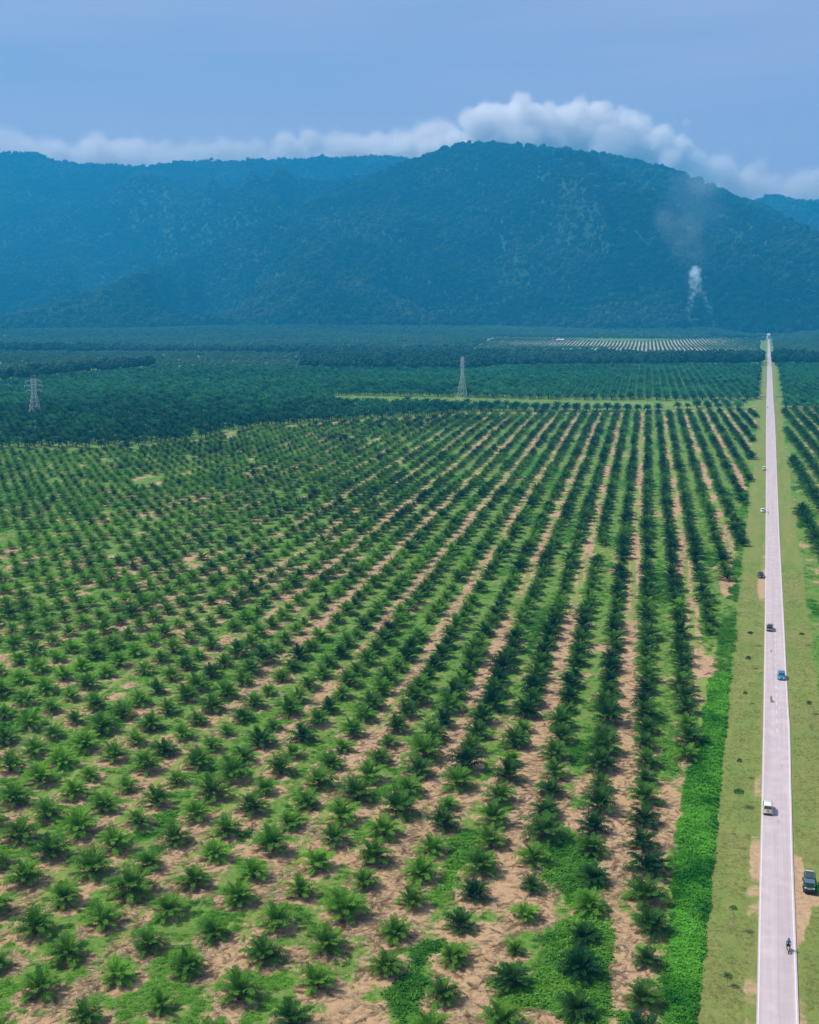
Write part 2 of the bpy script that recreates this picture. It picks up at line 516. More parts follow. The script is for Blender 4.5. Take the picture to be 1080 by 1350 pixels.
GRID = {}
for gx_, gy_ in LAT[(LAT[:, 1] < 560) & (LAT[:, 1] > 60) & (np.abs(LAT[:, 0]) < 420)][:, :2]:
    GRID.setdefault((int(gx_ // 5), int(gy_ // 5)), []).append((gx_, gy_))
_nx, _ny = 180, 120
_cellx = np.full((_nx, _ny, 2), 1e6); _celly = np.full((_nx, _ny, 2), 1e6)
for (i_, j_), l_ in GRID.items():
    i_ += 90
    if 0 <= i_ < _nx and 0 <= j_ < _ny:
        for q_, p_ in enumerate(l_[:2]): _cellx[i_, j_, q_], _celly[i_, j_, q_] = p_
def palm_ring(X, Y):
    """1 in the weeded circle round each palm, 0 outside"""
    shp = np.shape(X); X = np.ravel(X); Y = np.ravel(Y)
    ii = np.floor(X / 5).astype(int) + 90; jj = np.floor(Y / 5).astype(int); d = np.full(X.shape, 1e6)
    for a_ in (-1, 0, 1):
        for b_ in (-1, 0, 1):
            i = np.clip(ii + a_, 0, _nx - 1); j = np.clip(jj + b_, 0, _ny - 1)
            for q in (0, 1): d = np.minimum(d, np.hypot(X - _cellx[i, j, q], Y - _celly[i, j, q]))
    d = d + (fbm(X, Y, 2.2, 3, 401) - 0.5) * 3.0
    return sstep(3.9, 2.4, d).reshape(shp)
def covers(X, Y):
    """soil, lush creeper, mown path and verge amounts of the ground at X, Y"""
    px, py = PR(X, Y)
    mr = road_m(X, Y); mw = row_m(X, Y)
    s_al = X * WD[0] + Y * WD[1]; s_la = X * WN[0] + Y * WN[1]
    ra = X * RD[0] + Y * RD[1]; rl = X * RN[0] + Y * RN[1]
    a = field_A(px, py) & (Y > 0)
    ph = (mw + 0.055) / (2 * ROWSP)
    lane = ph - np.round(ph)                               # 0 on a harvest track, +-0.5 on a frond-pile lane
    track = np.exp(-(lane / 0.13) ** 2)
    pile = np.exp(-((np.abs(lane) - 0.5) / 0.12) ** 2)
    n1 = fbm(s_la, s_al * 0.6, 4.5, 4, 5); n2 = fbm(X, Y, 26, 3, 8); n3 = fbm(s_la, s_al * 0.4, 9, 3, 31)
    bias = np.interp(px, [0, 250, 500, 700, 900], [-0.20, -0.12, 0.0, 0.09, 0.13]) + np.interp(py, [560, 700, 900, 1000, 1100, 1350], [-0.16, -0.22, -0.07, 0.06, 0.10, 0.10])
    strength = 0.5 + 0.5 * fbm(s_al * 0 + np.round(ph) * 7.7, s_al, 90, 2, 19)
    soil = 0.33 + (n1 - 0.5) * 1.9 + (n2 - 0.5) * 0.9 + track * (0.62 * strength) - pile * 0.22 + bias
    lush = (n3 - 0.57) * 3.4 + (0.5 - n2) * 1.3 + pile * 0.30 * sstep(600, 750, px) - track * 0.9 - np.clip(bias, 0, 1) * 0.8
    fz = sstep(1080, 880, py) * sstep(280, 480, px)
    stripe = sstep(0.135, 0.085, np.abs(lane) + (n1 - 0.5) * 0.10)
    soil = soil * (1 - fz) + fz * (0.10 + 0.72 * stripe + (n1 - 0.5) * 1.1 + (n2 - 0.5) * 0.9 + 0.25 * (strength - 0.75))
    lush = lush * (1 - fz) + fz * (0.22 + (n3 - 0.5) * 1.6 - stripe * 1.2 + pile * 0.15)
    path = 1.1 * (np.abs(lane) < 0.050) * sstep(0.42, 0.56, fbm(s_la * 0 + np.round(ph) * 13.0, s_al, 55, 2, 77))
    path = np.where(np.abs(ph - np.round(ph)) < 0.05, path, 0)
    ring = palm_ring(X, Y)
    soil = soil + ring * 0.55 * (1 - 0.7 * fz); lush = lush - ring * 0.9
    BLOB = [(745, 1095), (722, 1115), (728, 1190), (765, 1200), (700, 1225), (712, 1275), (635, 1300), (690, 1350), (800, 1350), (800, 1220), (775, 1195), (790, 1130)]
    blob = inpoly(px + (n1 - 0.5) * 40, py + (n3 - 0.5) * 40, BLOB)
    blob2 = inpoly(px + (n3 - 0.5) * 60 + (n2 - 0.5) * 30, py + (n1 - 0.5) * 50, BLOB)
    lush = np.where(blob & blob2, 0.95, np.where(blob | blob2, 0.6 + (n3 - 0.5), lush))
    soil = np.where(a, soil, 0.0); lush = np.where(a, lush, 0.0); path = np.where(a, path, 0.0)
    # strip of bright creeper, and weeds beside the field
    left = strip_left(py) + (n1 - 0.5) * 0.012
    st_ = (mr > left) & (mr < -0.100) & (Y > 0)
    lush = np.where(st_ & (py > 870), 0.75 + (n3 - 0.5) * 0.9 * (1 - sstep(870, 960, py)) + 0.25 * sstep(870, 960, py), lush)
    lush = np.where(st_ & (py <= 870), 0.35 + (n3 - 0.5) * 2, lush)
    gap = (~a) & (mr <= left) & (mr > -0.21) & (py > 560)
    lush = np.where(gap, 0.1 + (n3 - 0.5), lush); soil = np.where(gap, 0.25 + (n1 - 0.5), soil)
    path = np.where(gap & (py > 800), 0.8, path)
    for (bx, by, bw, bh) in ((930, 879, 17, 14), (958, 768, 9, 18), (958, 742, 6, 8), (880, 1075, 20, 38), (905, 975, 16, 8), (905, 915, 10, 22)):
        w = np.clip(1.4 - np.hypot((px - bx) / bw, (py - by) / bh), 0, 1)
        soil = np.maximum(soil, w * 1.6); lush = np.where(w > 0.3, 0, lush); path = np.where(w > 0.3, 0, path)
    # right-hand field
    rf = (mr > 0.132) & (py > 540) & (Y > 0)
    soil = np.where(rf, 0.22 + (n1 - 0.5) * 1.5 + 0.2 * sstep(0.2, 0.3, mr), soil); lush = np.where(rf, (n3 - 0.5) * 2.5 + 0.3, lush)
    # belts and far ground
    far = (py < top_A(px)) | (Y <= 0)
    soil = np.where(far, 0.15, soil); lush = np.where(far, 0, lush); path = np.where(far, 0, path)
    ln = far & (py > 530.3) & (py < top_B(px) - 1) & (px > 505) & (px < 1500)
    soil = np.where(ln, 0.25 + (n2 - 0.5), soil); path = np.where(ln, 0.38 + (n2 - 0.5) * 1.2 + (px > 850) * 0.2, path)
    e = far & (py > top_A(px) - 3) & (py < top_A(px))
    soil = np.where(e & (px > 250), 0.5, soil)
    D = inpoly(px, py, POLY_D)
    soil = np.where(D, 0.72 + 0.28 * (np.abs(lane) < 0.22), soil)
    # verge: grass 1, up to 2 where bare dirt shows at the edge of the road
    vb = sstep(-0.104, -0.097, mr) * (1 - sstep(0.128, 0.136, mr)) * (py > 442)
    wob = (fbm(rl, ra, 9, 3, 55) - 0.5)
    dl = np.interp(py, [700, 745, 775, 800, 960, 1015, 1045, 1080, 1120, 1200, 1230, 1350], [0.1, 0.6, 0.95, 0.15, 0.0, 0.35, 0.55, 0.1, 0.65, 0.5, 0.42, 0.62])
    dw = np.interp(py, [700, 775, 960, 1120, 1350], [0.014, 0.017, 0.009, 0.016, 0.012])
    off1 = np.interp(py, [700, 960, 1120, 1200, 1350], [-0.012, -0.013, -0.016, -0.021, -0.021])
    dirtl = dl * sstep(dw * 1.25, dw * 0.75, np.abs(mr - off1 + dw * 0.2))
    dr = np.interp(py, [1080, 1120, 1150, 1205, 1225, 1260, 1320, 1350], [0.0, 0.4, 1.0, 1.0, 0.6, 0.2, 0.6, 0.6])
    wr = np.interp(py, [1100, 1150, 1205, 1235, 1350], [0.052, 0.066, 0.070, 0.055, 0.056])
    dirtr = dr * sstep(wr + 0.006, wr - 0.004, mr) * (mr > 0)
    w2 = np.clip(1.5 - np.hypot((px - 1075) / 22, (py - 1184) / 9), 0, 1)
    dirtr = np.maximum(dirtr, w2 * (mr > 0.04))
    verge = vb * (1 + np.clip(np.maximum(dirtl, dirtr) + wob * 0.9 * (np.maximum(dirtl, dirtr) > 0.02), 0, 1))
    return np.stack([np.clip(soil, 0, 1), np.clip(lush, 0, 1), np.clip(path, 0, 1)], -1), verge

ys = [70.0]
while ys[-1] < 4300: ys.append(ys[-1] + max(0.8, ys[-1] * 0.0058))
ys = np.array(ys)
tx = np.arange(-0.72, 0.66, 0.0043)
GX = (ys[:, None] + 25) * tx[None, :]
GY = np.repeat(ys[:, None], len(tx), 1)
GZ = ground_z(GX, GY)
cov, vg = covers(GX, GY)
gpx, gpy = PR(GX, GY)
glane = (row_m(GX, GY) + 0.055) / (2 * ROWSP); glane = np.abs(glane - np.round(glane))
pale = inpoly(gpx, gpy, POLY_D) * (0.62 + 0.38 * (glane < 0.16)) * (0.6 + 0.4 * fbm(GX, GY, 120, 2, 404))
gm = grid_mesh('ground', GX, GY, GZ, M_ground, {'cover': cov, 'verge': vg, 'pale': pale})
tag(link('ground', gm), kind='structure')
M_far = plain('far_ground', (0.05, 0.09, 0.03), 0.95, sc=0.01, noise=0.3)
MB().box((0, 2500, -9.5), (26000, 26000, 1.0)).build('plain', M_far)['kind'] = 'structure'

# ------------------------------------------------------------ road
def road_material():
    m, nt, b = mat('road_surface')
    N = nt.nodes; L = nt.links
    g = N.new('ShaderNodeTexCoord')
    q0 = N.new('ShaderNodeMapping'); q0.inputs['Rotation'].default_value = (0, 0, ROAD_ANG)
    L.new(g.outputs['Object'], q0.inputs[0])
    q = N.new('ShaderNodeMapping'); q.inputs['Scale'].default_value = (1.6, 0.04, 1)
    L.new(q0.outputs[0], q.inputs[0])
    n1 = N.new('ShaderNodeTexNoise'); n1.inputs['Scale'].default_value = 1.0; n1.inputs['Detail'].default_value = 5; L.new(q.outputs[0], n1.inputs['Vector'])
    n2 = N.new('ShaderNodeTexNoise'); n2.inputs['Scale'].default_value = 0.35; n2.inputs['Detail'].default_value = 8; L.new(g.outputs['Object'], n2.inputs['Vector'])
    n3 = N.new('ShaderNodeTexNoise'); n3.inputs['Scale'].default_value = 12; n3.inputs['Detail'].default_value = 4; L.new(g.outputs['Object'], n3.inputs['Vector'])
    def mixc(f, a, c, lo, hi, top):
        r = N.new('ShaderNodeMapRange'); r.inputs['From Min'].default_value = lo; r.inputs['From Max'].default_value = hi; r.inputs['To Max'].default_value = top
        L.new(f, r.inputs[0])
        x = N.new('ShaderNodeMix'); x.data_type = 'RGBA'; L.new(r.outputs[0], x.inputs[0])
        if hasattr(a, 'is_linked'): L.new(a, x.inputs[6])
        else: x.inputs[6].default_value = (*a, 1)
        x.inputs[7].default_value = (*c, 1)
        return x.outputs[2]
    c = mixc(n1.outputs[0], (0.435, 0.378, 0.405), (0.375, 0.33, 0.352), 0.35, 0.7, 1.0)
    c = mixc(n2.outputs[0], c, (0.50, 0.43, 0.455), 0.45, 0.7, 0.7)
    c = mixc(n3.outputs[0], c, (0.31, 0.27, 0.29), 0.5, 0.8, 0.5)
    q2 = N.new('ShaderNodeMapping'); q2.inputs['Scale'].default_value = (1.5, 0.010, 1)
    L.new(q0.outputs[0], q2.inputs[0])
    n4 = N.new('ShaderNodeTexNoise'); n4.inputs['Scale'].default_value = 1.0; n4.inputs['Detail'].default_value = 2; L.new(q2.outputs[0], n4.inputs['Vector'])
    c = mixc(n4.outputs[0], c, (0.33, 0.29, 0.31), 0.5, 0.72, 0.55)
    n5 = N.new('ShaderNodeTexNoise'); n5.inputs['Scale'].default_value = 0.9; n5.inputs['Detail'].default_value = 9; n5.inputs['Roughness'].default_value = 0.75; L.new(g.outputs['Object'], n5.inputs['Vector'])
    c = mixc(n5.outputs[0], c, (0.27, 0.24, 0.25), 0.62, 0.74, 0.7)
    L.new(c, b.inputs['Base Color']); b.inputs['Roughness'].default_value = 0.85
    return m
M_road = road_material()
M_line = plain('line_paint', (0.57, 0.56, 0.60), 0.7, noise=0.12, sc=1.0)
M_faded = plain('faded_paint', (0.53, 0.48, 0.52), 0.7, noise=0.2, sc=1.0)
M_patch = plain('road_repair', (0.17, 0.15, 0.13), 0.95, noise=0.5, sc=2.0)
L_PX = [(1350, 997), (1200, 1000.3), (1130, 1002), (960, 1006), (800, 1008.5), (700, 1009.3), (618, 1010), (550, 1010), (524, 1010.6), (490, 1011.6), (470, 1012), (450, 1012.2), (446, 1012.3)]
R_PX = [(1350, 1053.5), (1230, 1049.2), (1130, 1045.5), (1040, 1043.2), (960, 1041.5), (890, 1037.2), (830, 1034.4), (700, 1027.5), (618, 1024.2), (550, 1021.5), (524, 1019.5), (490, 1018), (470, 1016.3), (450, 1014.8), (446, 1014.6)]
def edge_m(tab, py):
    t = sorted(tab)
    return np.interp(py, [a for a, _ in t], [(x - ROADVP) / (a - HOR) for a, x in t])
s_max = float(G(ROADVP, 446)[0] * RD[0] + G(ROADVP, 446)[1] * RD[1])
svals = np.concatenate([np.arange(-40, 300, 10), np.geomspace(300, s_max, 90)])
def road_pt(s, l):
    return s * RD[0] + l * RN[0], s * RD[1] + l * RN[1]
def road_edges(s):
    x, y = road_pt(s, U0R)
    _, py = PR(x, np.maximum(y, 60))
    py = np.where(y < 60, 1500, py)
    return road_u(edge_m(L_PX, py)), road_u(edge_m(R_PX, py))
EL, ER = road_edges(svals)
ROAD_Z = 0.16
def ribbon(name, sv, la, lb, z, thick, m, parent=None):
    v = []; f = []
    for s, a, c in zip(sv, la, lb):
        x0, y0 = road_pt(s, a); x1, y1 = road_pt(s, c)
        v += [(x0, y0, z), (x1, y1, z), (x1, y1, z - thick), (x0, y0, z - thick)]
    n = len(sv)
    for i in range(n - 1):
        k = i * 4
        f += [(k, k + 1, k + 5, k + 4), (k + 1, k + 2, k + 6, k + 5), (k + 3, k, k + 4, k + 7)]
    f += [(0, 3, 2, 1), (4 * n - 4, 4 * n - 3, 4 * n - 2, 4 * n - 1)]
    return link(name, mesh_np(name, v, f, m), parent)
road = ribbon('road', svals, EL, ER, ROAD_Z, 0.7, M_road); road['kind'] = 'structure'
ribbon('edge_line', svals, EL + 0.16, EL + 0.30, ROAD_Z + 0.010, 0.009, M_line, road)
ribbon('edge_line', svals, ER - 0.36, ER - 0.20, ROAD_Z + 0.010, 0.009, M_line, road)
def along(py):                           # distance along the road of a picture row
    x, y = G(ROADVP + 5, py); return float(x * RD[0] + y * RD[1])
s0, s1 = along(966), along(836)
s = s0; k = 0
while s < s1 and k < 26:
    a, c = road_edges(np.array([s]))
    mid = float((a[0] + c[0]) / 2) + 0.1
    ribbon('lane_dash', [s, s + 2.6], [mid - 0.07] * 2, [mid + 0.07] * 2, ROAD_Z + 0.010, 0.009, M_line if s < along(905) else M_faded, road)
    s += 6.0; k += 1
seam = ribbon('centre_seam', np.linspace(along(1340), along(970), 30), *(lambda sv: (sum(road_edges(sv)) / 2 + 0.1, sum(road_edges(sv)) / 2 + 0.15))(np.linspace(along(1340), along(970), 30)), ROAD_Z + 0.006, 0.005, plain('seam', (0.33, 0.29, 0.33), 0.9), road)
def on_ground(px, py, z=0.0):
    x, y = G(px, py, z); return float(x), float(y)
def patch(px, py, w, l, name='repair_patch', m=M_patch, z=ROAD_Z + 0.010):
    cx, cy_ = on_ground(px, py, z)
    n = 18; v = []; 
    for j in range(n):
        t = 2 * math.pi * j / n; r = 0.7 + 0.5 * random.random()
        a, c = w * r * math.cos(t), l * r * math.sin(t)
        v.append((cx + a * RN[0] + c * RD[0], cy_ + a * RN[1] + c * RD[1], z))
    v2 = [(a, b_, c - 0.008) for a, b_, c in v]
    f = [tuple(reversed(range(n)))] + [(j, (j + 1) % n, n + (j + 1) % n, n + j) for j in range(n)]
    return link(name, mesh_np(name, v + v2, f, m), road)
patch(1016.8, 921, 0.35, 2.6); patch(1019.0, 925, 0.5, 0.9); patch(1017, 858, 0.22, 1.2)
patch(1013, 676, 0.25, 4)
M_stain = plain('faint_stain', (0.345, 0.30, 0.335), 0.9, noise=0.15)
patch(1026, 1083, 0.35, 0.9, 'faint_stain', M_stain); patch(1031, 1010, 0.2, 1.1, 'faint_stain', M_stain)

# concrete parapets where the road crosses a drain
M_conc = plain('concrete', (0.46, 0.45, 0.44), 0.9)
for side, px in (('left', 1005.0), ('right', 1029.5)):
    x, y = on_ground(px, 524)
    o = link('bridge_parapet', MB().box((0, 0, 0.55), (7.5 if side == 'left' else 11, 0.5, 1.1)).box((0, 0, 1.18), (7.8 if side == 'left' else 11.3, 0.7, 0.16)).mesh('bridge_parapet', M_conc), None, (x, y, 0), (0, 0, -ROAD_ANG))
    tag(o, 'pale concrete drain headwall on the %s side of the distant road' % side, 'parapet', 'headwalls where the road crosses the drain')

# ------------------------------------------------------------ oil palm fronds
def frond_geo(L, e0, bend, nst=13, leaf=0.75, wid=0.13, droop=0.35, seed=0, twist=0.0):
    """one pinnate frond starting at the origin, growing along +X"""
    rr = random.Random(seed)
    v = []; f = []
    pts = []; ang = e0; x = z = 0.0; y = 0.0
    seg = 10
    for i in range(seg + 1):
        pts.append(Vector((x, y, z)))
        d = L / seg
        x += math.cos(ang) * d; z += math.sin(ang) * d; y += twist * d * i / seg
        ang -= bend / seg * (0.5 + i / seg)
    # rachis
    for i, p in enumerate(pts):
        r = 0.045 * (1 - 0.85 * i / seg)
        d = (pts[min(i + 1, seg)] - pts[max(i - 1, 0)]).normalized()
        s_ = Vector((0, 1, 0)); u = d.cross(s_).normalized()
        for a in (s_ * r, (-s_ * r), (u * r)): v.append(p + a)
    for i in range(seg):
        for j in range(3):
            f.append((i * 3 + j, i * 3 + (j + 1) % 3, i * 3 + 3 + (j + 1) % 3, i * 3 + 3 + j))
    for k in range(nst):
        t = 0.16 + 0.84 * (k + 0.3) / nst
        q = t * seg; i = min(int(q), seg - 1); p = pts[i].lerp(pts[i + 1], q - i)
        d = (pts[i + 1] - pts[i]).normalized()
        up = Vector((0, 1, 0)).cross(d) * -1
        ll = leaf * (math.sin(math.pi * min(1, t * 0.86 + 0.10)) ** 0.6) * rr.uniform(0.85, 1.15)
        for sg in (-1, 1):
            sweep = rr.uniform(0.45, 0.75)
            out = (Vector((0, sg, 0)) * 1.0 + d * sweep + up * rr.uniform(-0.1, 0.45)).normalized()
            mid = p + out * ll * 0.55
            tip = p + out * ll + Vector((0, 0, -1)) * ll * droop * rr.uniform(0.6, 1.4)
            w = d * wid * 0.5
            b = len(v)
            v += [p - w * 0.5, p + w * 0.5, mid + w, mid - w, tip]
            f += [(b, b + 1, b + 2, b + 3), (b + 3, b + 2, b + 4)]
    return v, f
FRONDS = []                              # (elevation class, mesh)
for i in range(3): FRONDS.append(('inner', frond_geo(3.3, R(78), R(44), 13, 0.70, 0.19, 0.25, 10 + i, random.uniform(-.1, .1))))
for i in range(4): FRONDS.append(('middle', frond_geo(3.7, R(60), R(86), 15, 0.82, 0.20, 0.35, 20 + i, random.uniform(-.15, .15))))
for i in range(4): FRONDS.append(('outer', frond_geo(3.3, R(32), R(78), 14, 0.80, 0.20, 0.40, 30 + i, random.uniform(-.2, .2))))
DEAD = []
for i in range(2):
    DEAD.append(len(FRONDS)); FRONDS.append(('dead', frond_geo(3.1, R(12), R(70), 11, 0.6, 0.14, 0.7, 50 + i, random.uniform(-.2, .2))))
FM = []
for c, (v, f) in FRONDS:
    me = mesh_np('dead_frond' if c == 'dead' else 'frond', v, f, M_dry if c == 'dead' else M_palm); FM.append((c, me))
def palm_layout(seed, n_in=7, n_mid=12, n_out=11):
    rr = random.Random(seed); out = []
    g = rr.uniform(0, 6.28)
    k = 0
    for cls, n in (('inner', n_in), ('middle', n_mid), ('outer', n_out)):
        ids = [i for i, (c, _) in enumerate(FM) if c == cls]
        for j in range(n):
            a = g + k * 2.39996 + rr.uniform(-0.45, 0.45); k += 1
            out.append((rr.choice(ids), a, rr.uniform(0.78, 1.15), rr.uniform(-0.2, 0.2), cls))
    for j in range(rr.choice([1, 2, 3, 4])):
        out.append((DEAD[rr.randrange(len(DEAD))], rr.uniform(0, 6.28), rr.uniform(0.75, 1.05), rr.uniform(-0.1, 0.1), 'outer'))
    return out
LAYOUTS = [palm_layout(100 + i, random.randint(9, 12), random.randint(14, 18), random.randint(11, 14)) for i in range(12)]
def frond_matrix(a, sc, el, cls):
    z0 = {'inner': 0.75, 'middle': 0.62, 'outer': 0.45}[cls]
    r0 = {'inner': 0.06, 'middle': 0.16, 'outer': 0.22}[cls]
    return Matrix.Translation((math.cos(a) * r0, math.sin(a) * r0, z0)) @ Matrix.Rotation(a, 4, 'Z') @ Matrix.Rotation(-el, 4, 'Y') @ Matrix.Scale(sc, 4)
def trunk_mb():
    rr = random.Random(5)
    mb = MB().tube([(0, 0, -0.2), (0, 0, 0.25), (0.02, 0, 0.7), (0, 0, 0.95)], [0.36, 0.42, 0.34, 0.12], 9)
    for i in range(14):                   # stubs of cut fronds
        a = i * 2.4; z = 0.1 + 0.05 * i
        mb.tube([(0.3 * math.cos(a), 0.3 * math.sin(a), z), (0.58 * math.cos(a), 0.58 * math.sin(a), z + 0.25)], [0.07, 0.04], 4)
    return mb
TRUNK = trunk_mb().mesh('trunk', M_bark)
def joined(layout):
    V = []; F = []; D_ = []
    for (i, a, sc, el, cls) in layout:
        M = frond_matrix(a, sc, el, cls); v, f = FRONDS[i][1]; k = len(V)
        V += [M @ p for p in v]; F += [tuple(q + k for q in t) for t in f]; D_ += [1 if i in DEAD else 0] * len(f)
    return V, F, D_
CROWNS = []; WHOLE = []
for l in LAYOUTS:
    V, F, D_ = joined(l)
    for nm, lst in (('crown', CROWNS), ('young_palm', WHOLE)):
        me = mesh_np(nm, V, F, M_palm); me.materials.append(M_dry); me.polygons.foreach_set('material_index', D_); lst.append(me)
dry = [mesh_np('dry_frond', *frond_geo(2.9, R(6), R(16), 9, 0.5, 0.15, 0.25, 60 + i, random.uniform(-.3, .3)), M_dry) for i in range(3)]

# mature palm with closed canopy, seen from far
def mature_geo(seed, H=2.9):
    rr = random.Random(seed); V = []; F = []
    mb = MB().tube([(0, 0, -1.5), (0.1, 0, H * 0.5), (0, 0, H)], [0.45, 0.38, 0.34], 6)
    for k in range(24):
        a = k * 2.39996 + rr.uniform(-.2, .2)
        cls = k / 24
        e0 = R(80 - 62 * cls + rr.uniform(-8, 8)); bend = R(70 + 40 * cls)
        L = rr.uniform(4.3, 5.3)
        v, f = frond_geo(L, e0, bend, 8, 1.1, 0.52, 0.45, seed * 50 + k)
        M = Matrix.Translation((0, 0, H)) @ Matrix.Rotation(a, 4, 'Z')
        q = len(V); V += [M @ p for p in v[33:]]; F += [tuple(i - 33 + q for i in t) for t in f if min(t) >= 33]
    nv = len(V)
    V2 = V + [Vector(p) for p in mb.v]; F2 = F + [tuple(i + nv for i in t) for t in mb.f]
    me = mesh_np('mature_palm', V2, F2, M_mature); me.materials.append(M_bark)
    me.polygons.foreach_set('material_index', [0] * len(F) + [1] * len(mb.f)); return me
MATURE = [mature_geo(i + 1) for i in range(4)]

# leafy lumps
def leaf_lump(seed, r, h, n, leaf, m, name):
    rr = random.Random(seed); v = []; f = []
    for i in range(n):
        a = rr.uniform(0, 6.283); q = rr.random() ** 0.5 * r
        z = h * (1 - (q / r) ** 2) * rr.uniform(0.5, 1.0)
        c = Vector((q * math.cos(a), q * math.sin(a), z))
        d = Vector((math.cos(a), math.sin(a), rr.uniform(0.0, 1.0))).normalized() if rr.random() < 0.5 else Vector((rr.uniform(-1, 1), rr.uniform(-1, 1), rr.uniform(0, 1))).normalized()
        s_ = d.cross(Vector((0, 0, 1)));
        if s_.length < 0.1: s_ = Vector((1, 0, 0))
        s_ = s_.normalized() + Vector((0, 0, rr.uniform(-.5, .5)))
        l = leaf * rr.uniform(0.6, 1.3)
        k = len(v)
        v += [c - d * l * 0.5, c + s_ * l * 0.28, c + d * l * 0.5 + Vector((0, 0, -0.1 * l)), c - s_ * l * 0.28]
        f.append((k, k + 1, k + 2, k + 3))
    return mesh_np(name, v, f, m)
def tree_geo(seed, m, Hh=16, R0=6.5, nclump=26, name='tree'):
    rr = random.Random(seed)
    mb = MB().tube([(0, 0, -3), (0.2, 0, Hh * 0.35), (0.1, 0.2, Hh * 0.62)], [0.5, 0.35, 0.2], 6)
    for i in range(4):
        a = rr.uniform(0, 6.28)
        mb.tube([(0.15, 0, Hh * 0.4), (R0 * 0.5 * math.cos(a), R0 * 0.5 * math.sin(a), Hh * rr.uniform(0.6, 0.8))], [0.2, 0.07], 4)
    V = []; F = []
    for i in range(nclump):
        a = rr.uniform(0, 6.28); el = math.asin(rr.uniform(-0.55, 1.0)); q = rr.uniform(0.55, 0.95)
        c = Vector((R0 * q * math.cos(a) * math.cos(el), R0 * q * math.sin(a) * math.cos(el), Hh * 0.66 + Hh * 0.32 * q * math.sin(el)))
        cr = R0 * rr.uniform(0.24, 0.42)
        for j in range(20):
            n = Vector((rr.gauss(0, 1), rr.gauss(0, 1), rr.gauss(0.3, 1))).normalized()
            p = c + n * cr * rr.uniform(0.7, 1.05)
            t = (n.cross(Vector((rr.gauss(0, 1), rr.gauss(0, 1), rr.gauss(0, 1))))).normalized(); u = n.cross(t)
            l = cr * rr.uniform(0.4, 0.65)
            k = len(V); V += [p - t * l, p + u * l * 0.7, p + t * l, p - u * l * 0.7]; F.append((k, k + 1, k + 2, k + 3))
    nv = len(V)
    me = mesh_np(name, V + [Vector(p) for p in mb.v], F + [tuple(i + nv for i in t) for t in mb.f], m)
    me.materials.append(M_bark); me.polygons.foreach_set('material_index', [0] * len(F) + [1] * len(mb.f))
    return me
TREES = [tree_geo(i, M_tree) for i in range(4)]
WOODS = [tree_geo(i + 9, M_wood) for i in range(4)]
CREEP = [leaf_lump(i, 1.0, 0.55, 60, 0.34, M_creeper, 'creeper') for i in range(4)]
STRIP = [leaf_lump(40 + i, 1.0, 0.75, 70, 0.36, M_strip, 'strip_creeper') for i in range(4)]
def tuft_geo(seed):
    rr = random.Random(seed); v = []; f = []
    for i in range(26):
        a = rr.uniform(0, 6.28); q = rr.random() * 0.45; x, y = q * math.cos(a), q * math.sin(a)
        b = rr.uniform(0, 6.28); l = rr.uniform(0.1, 0.32)
        k = len(v); v += [(x - 0.03 * math.sin(b), y + 0.03 * math.cos(b), -0.02), (x + 0.03 * math.sin(b), y - 0.03 * math.cos(b), -0.02), (x + l * 0.6 * math.cos(b), y + l * 0.6 * math.sin(b), l)]
        f.append((k, k + 1, k + 2))
    return mesh_np('tuft', v, f, M_grass)
TUFT = [tuft_geo(i) for i in range(3)]

X, Y, K = LAT.T
px, py = PR(X, Y)
m_r = road_m(X, Y)
n2 = fbm(X, Y, 60, 3, 44)
keep = field_A(px, py) & (px > -260) & (Y > 60)
keep &= rng.random(len(X)) > 0.025
# a few bare spots with no palm
for (bx, by, rx, ry) in ((195, 635, 22, 8), (5, 712, 14, 12), (140, 640, 10, 5), (1000, 560, 6, 6)):
    keep &= np.hypot((px - bx) / rx, (py - by) / ry) > 1
A = np.stack([X[keep], Y[keep], K[keep]], 1)
apx, apy = PR(A[:, 0], A[:, 1], 1.0)
dist = np.hypot(A[:, 0], A[:, 1])
tintA = np.clip(0.22 + np.interp(apx, [0, 300, 600, 850, 1000], [0.46, 0.38, 0.18, -0.02, -0.06]) + (fbm(A[:, 0], A[:, 1], 45, 3, 9) - 0.5) * 0.9 + rng.normal(0, 0.19, len(A)) - 0.10 * sstep(760, 640, apy), 0.0, 1)
sizeA = np.clip(rng.normal(0.925, 0.12, len(A)) + (fbm(A[:, 0], A[:, 1], 40, 2, 91) - 0.5) * 0.35, 0.62, 1.3)
sizeA[rng.random(len(A)) < 0.04] *= 0.68
infr = (apx > -22) & (apx < 1100) & (apy < 1385)
order = np.argsort(np.where(infr, dist, 1e9))
SOLO = order[:300]
solo_mask = np.zeros(len(A), bool); solo_mask[SOLO] = True
ORD = ['first', 'second', 'third', 'fourth', 'fifth', 'sixth', 'seventh', 'eighth', 'ninth', 'tenth', 'eleventh', 'twelfth', 'thirteenth', 'fourteenth', 'fifteenth', 'sixteenth', 'seventeenth', 'eighteenth', 'nineteenth', 'twentieth', 'twenty-first', 'twenty-second', 'twenty-third', 'twenty-fourth', 'twenty-fifth', 'twenty-sixth', 'twenty-seventh', 'twenty-eighth', 'twenty-ninth', 'thirtieth']
rows = {}
for i in SOLO: rows.setdefault(int(A[i, 2]), []).append(i)
GRP = 'young oil palms planted in rows'
DETAIL = set(SOLO[:110].tolist())
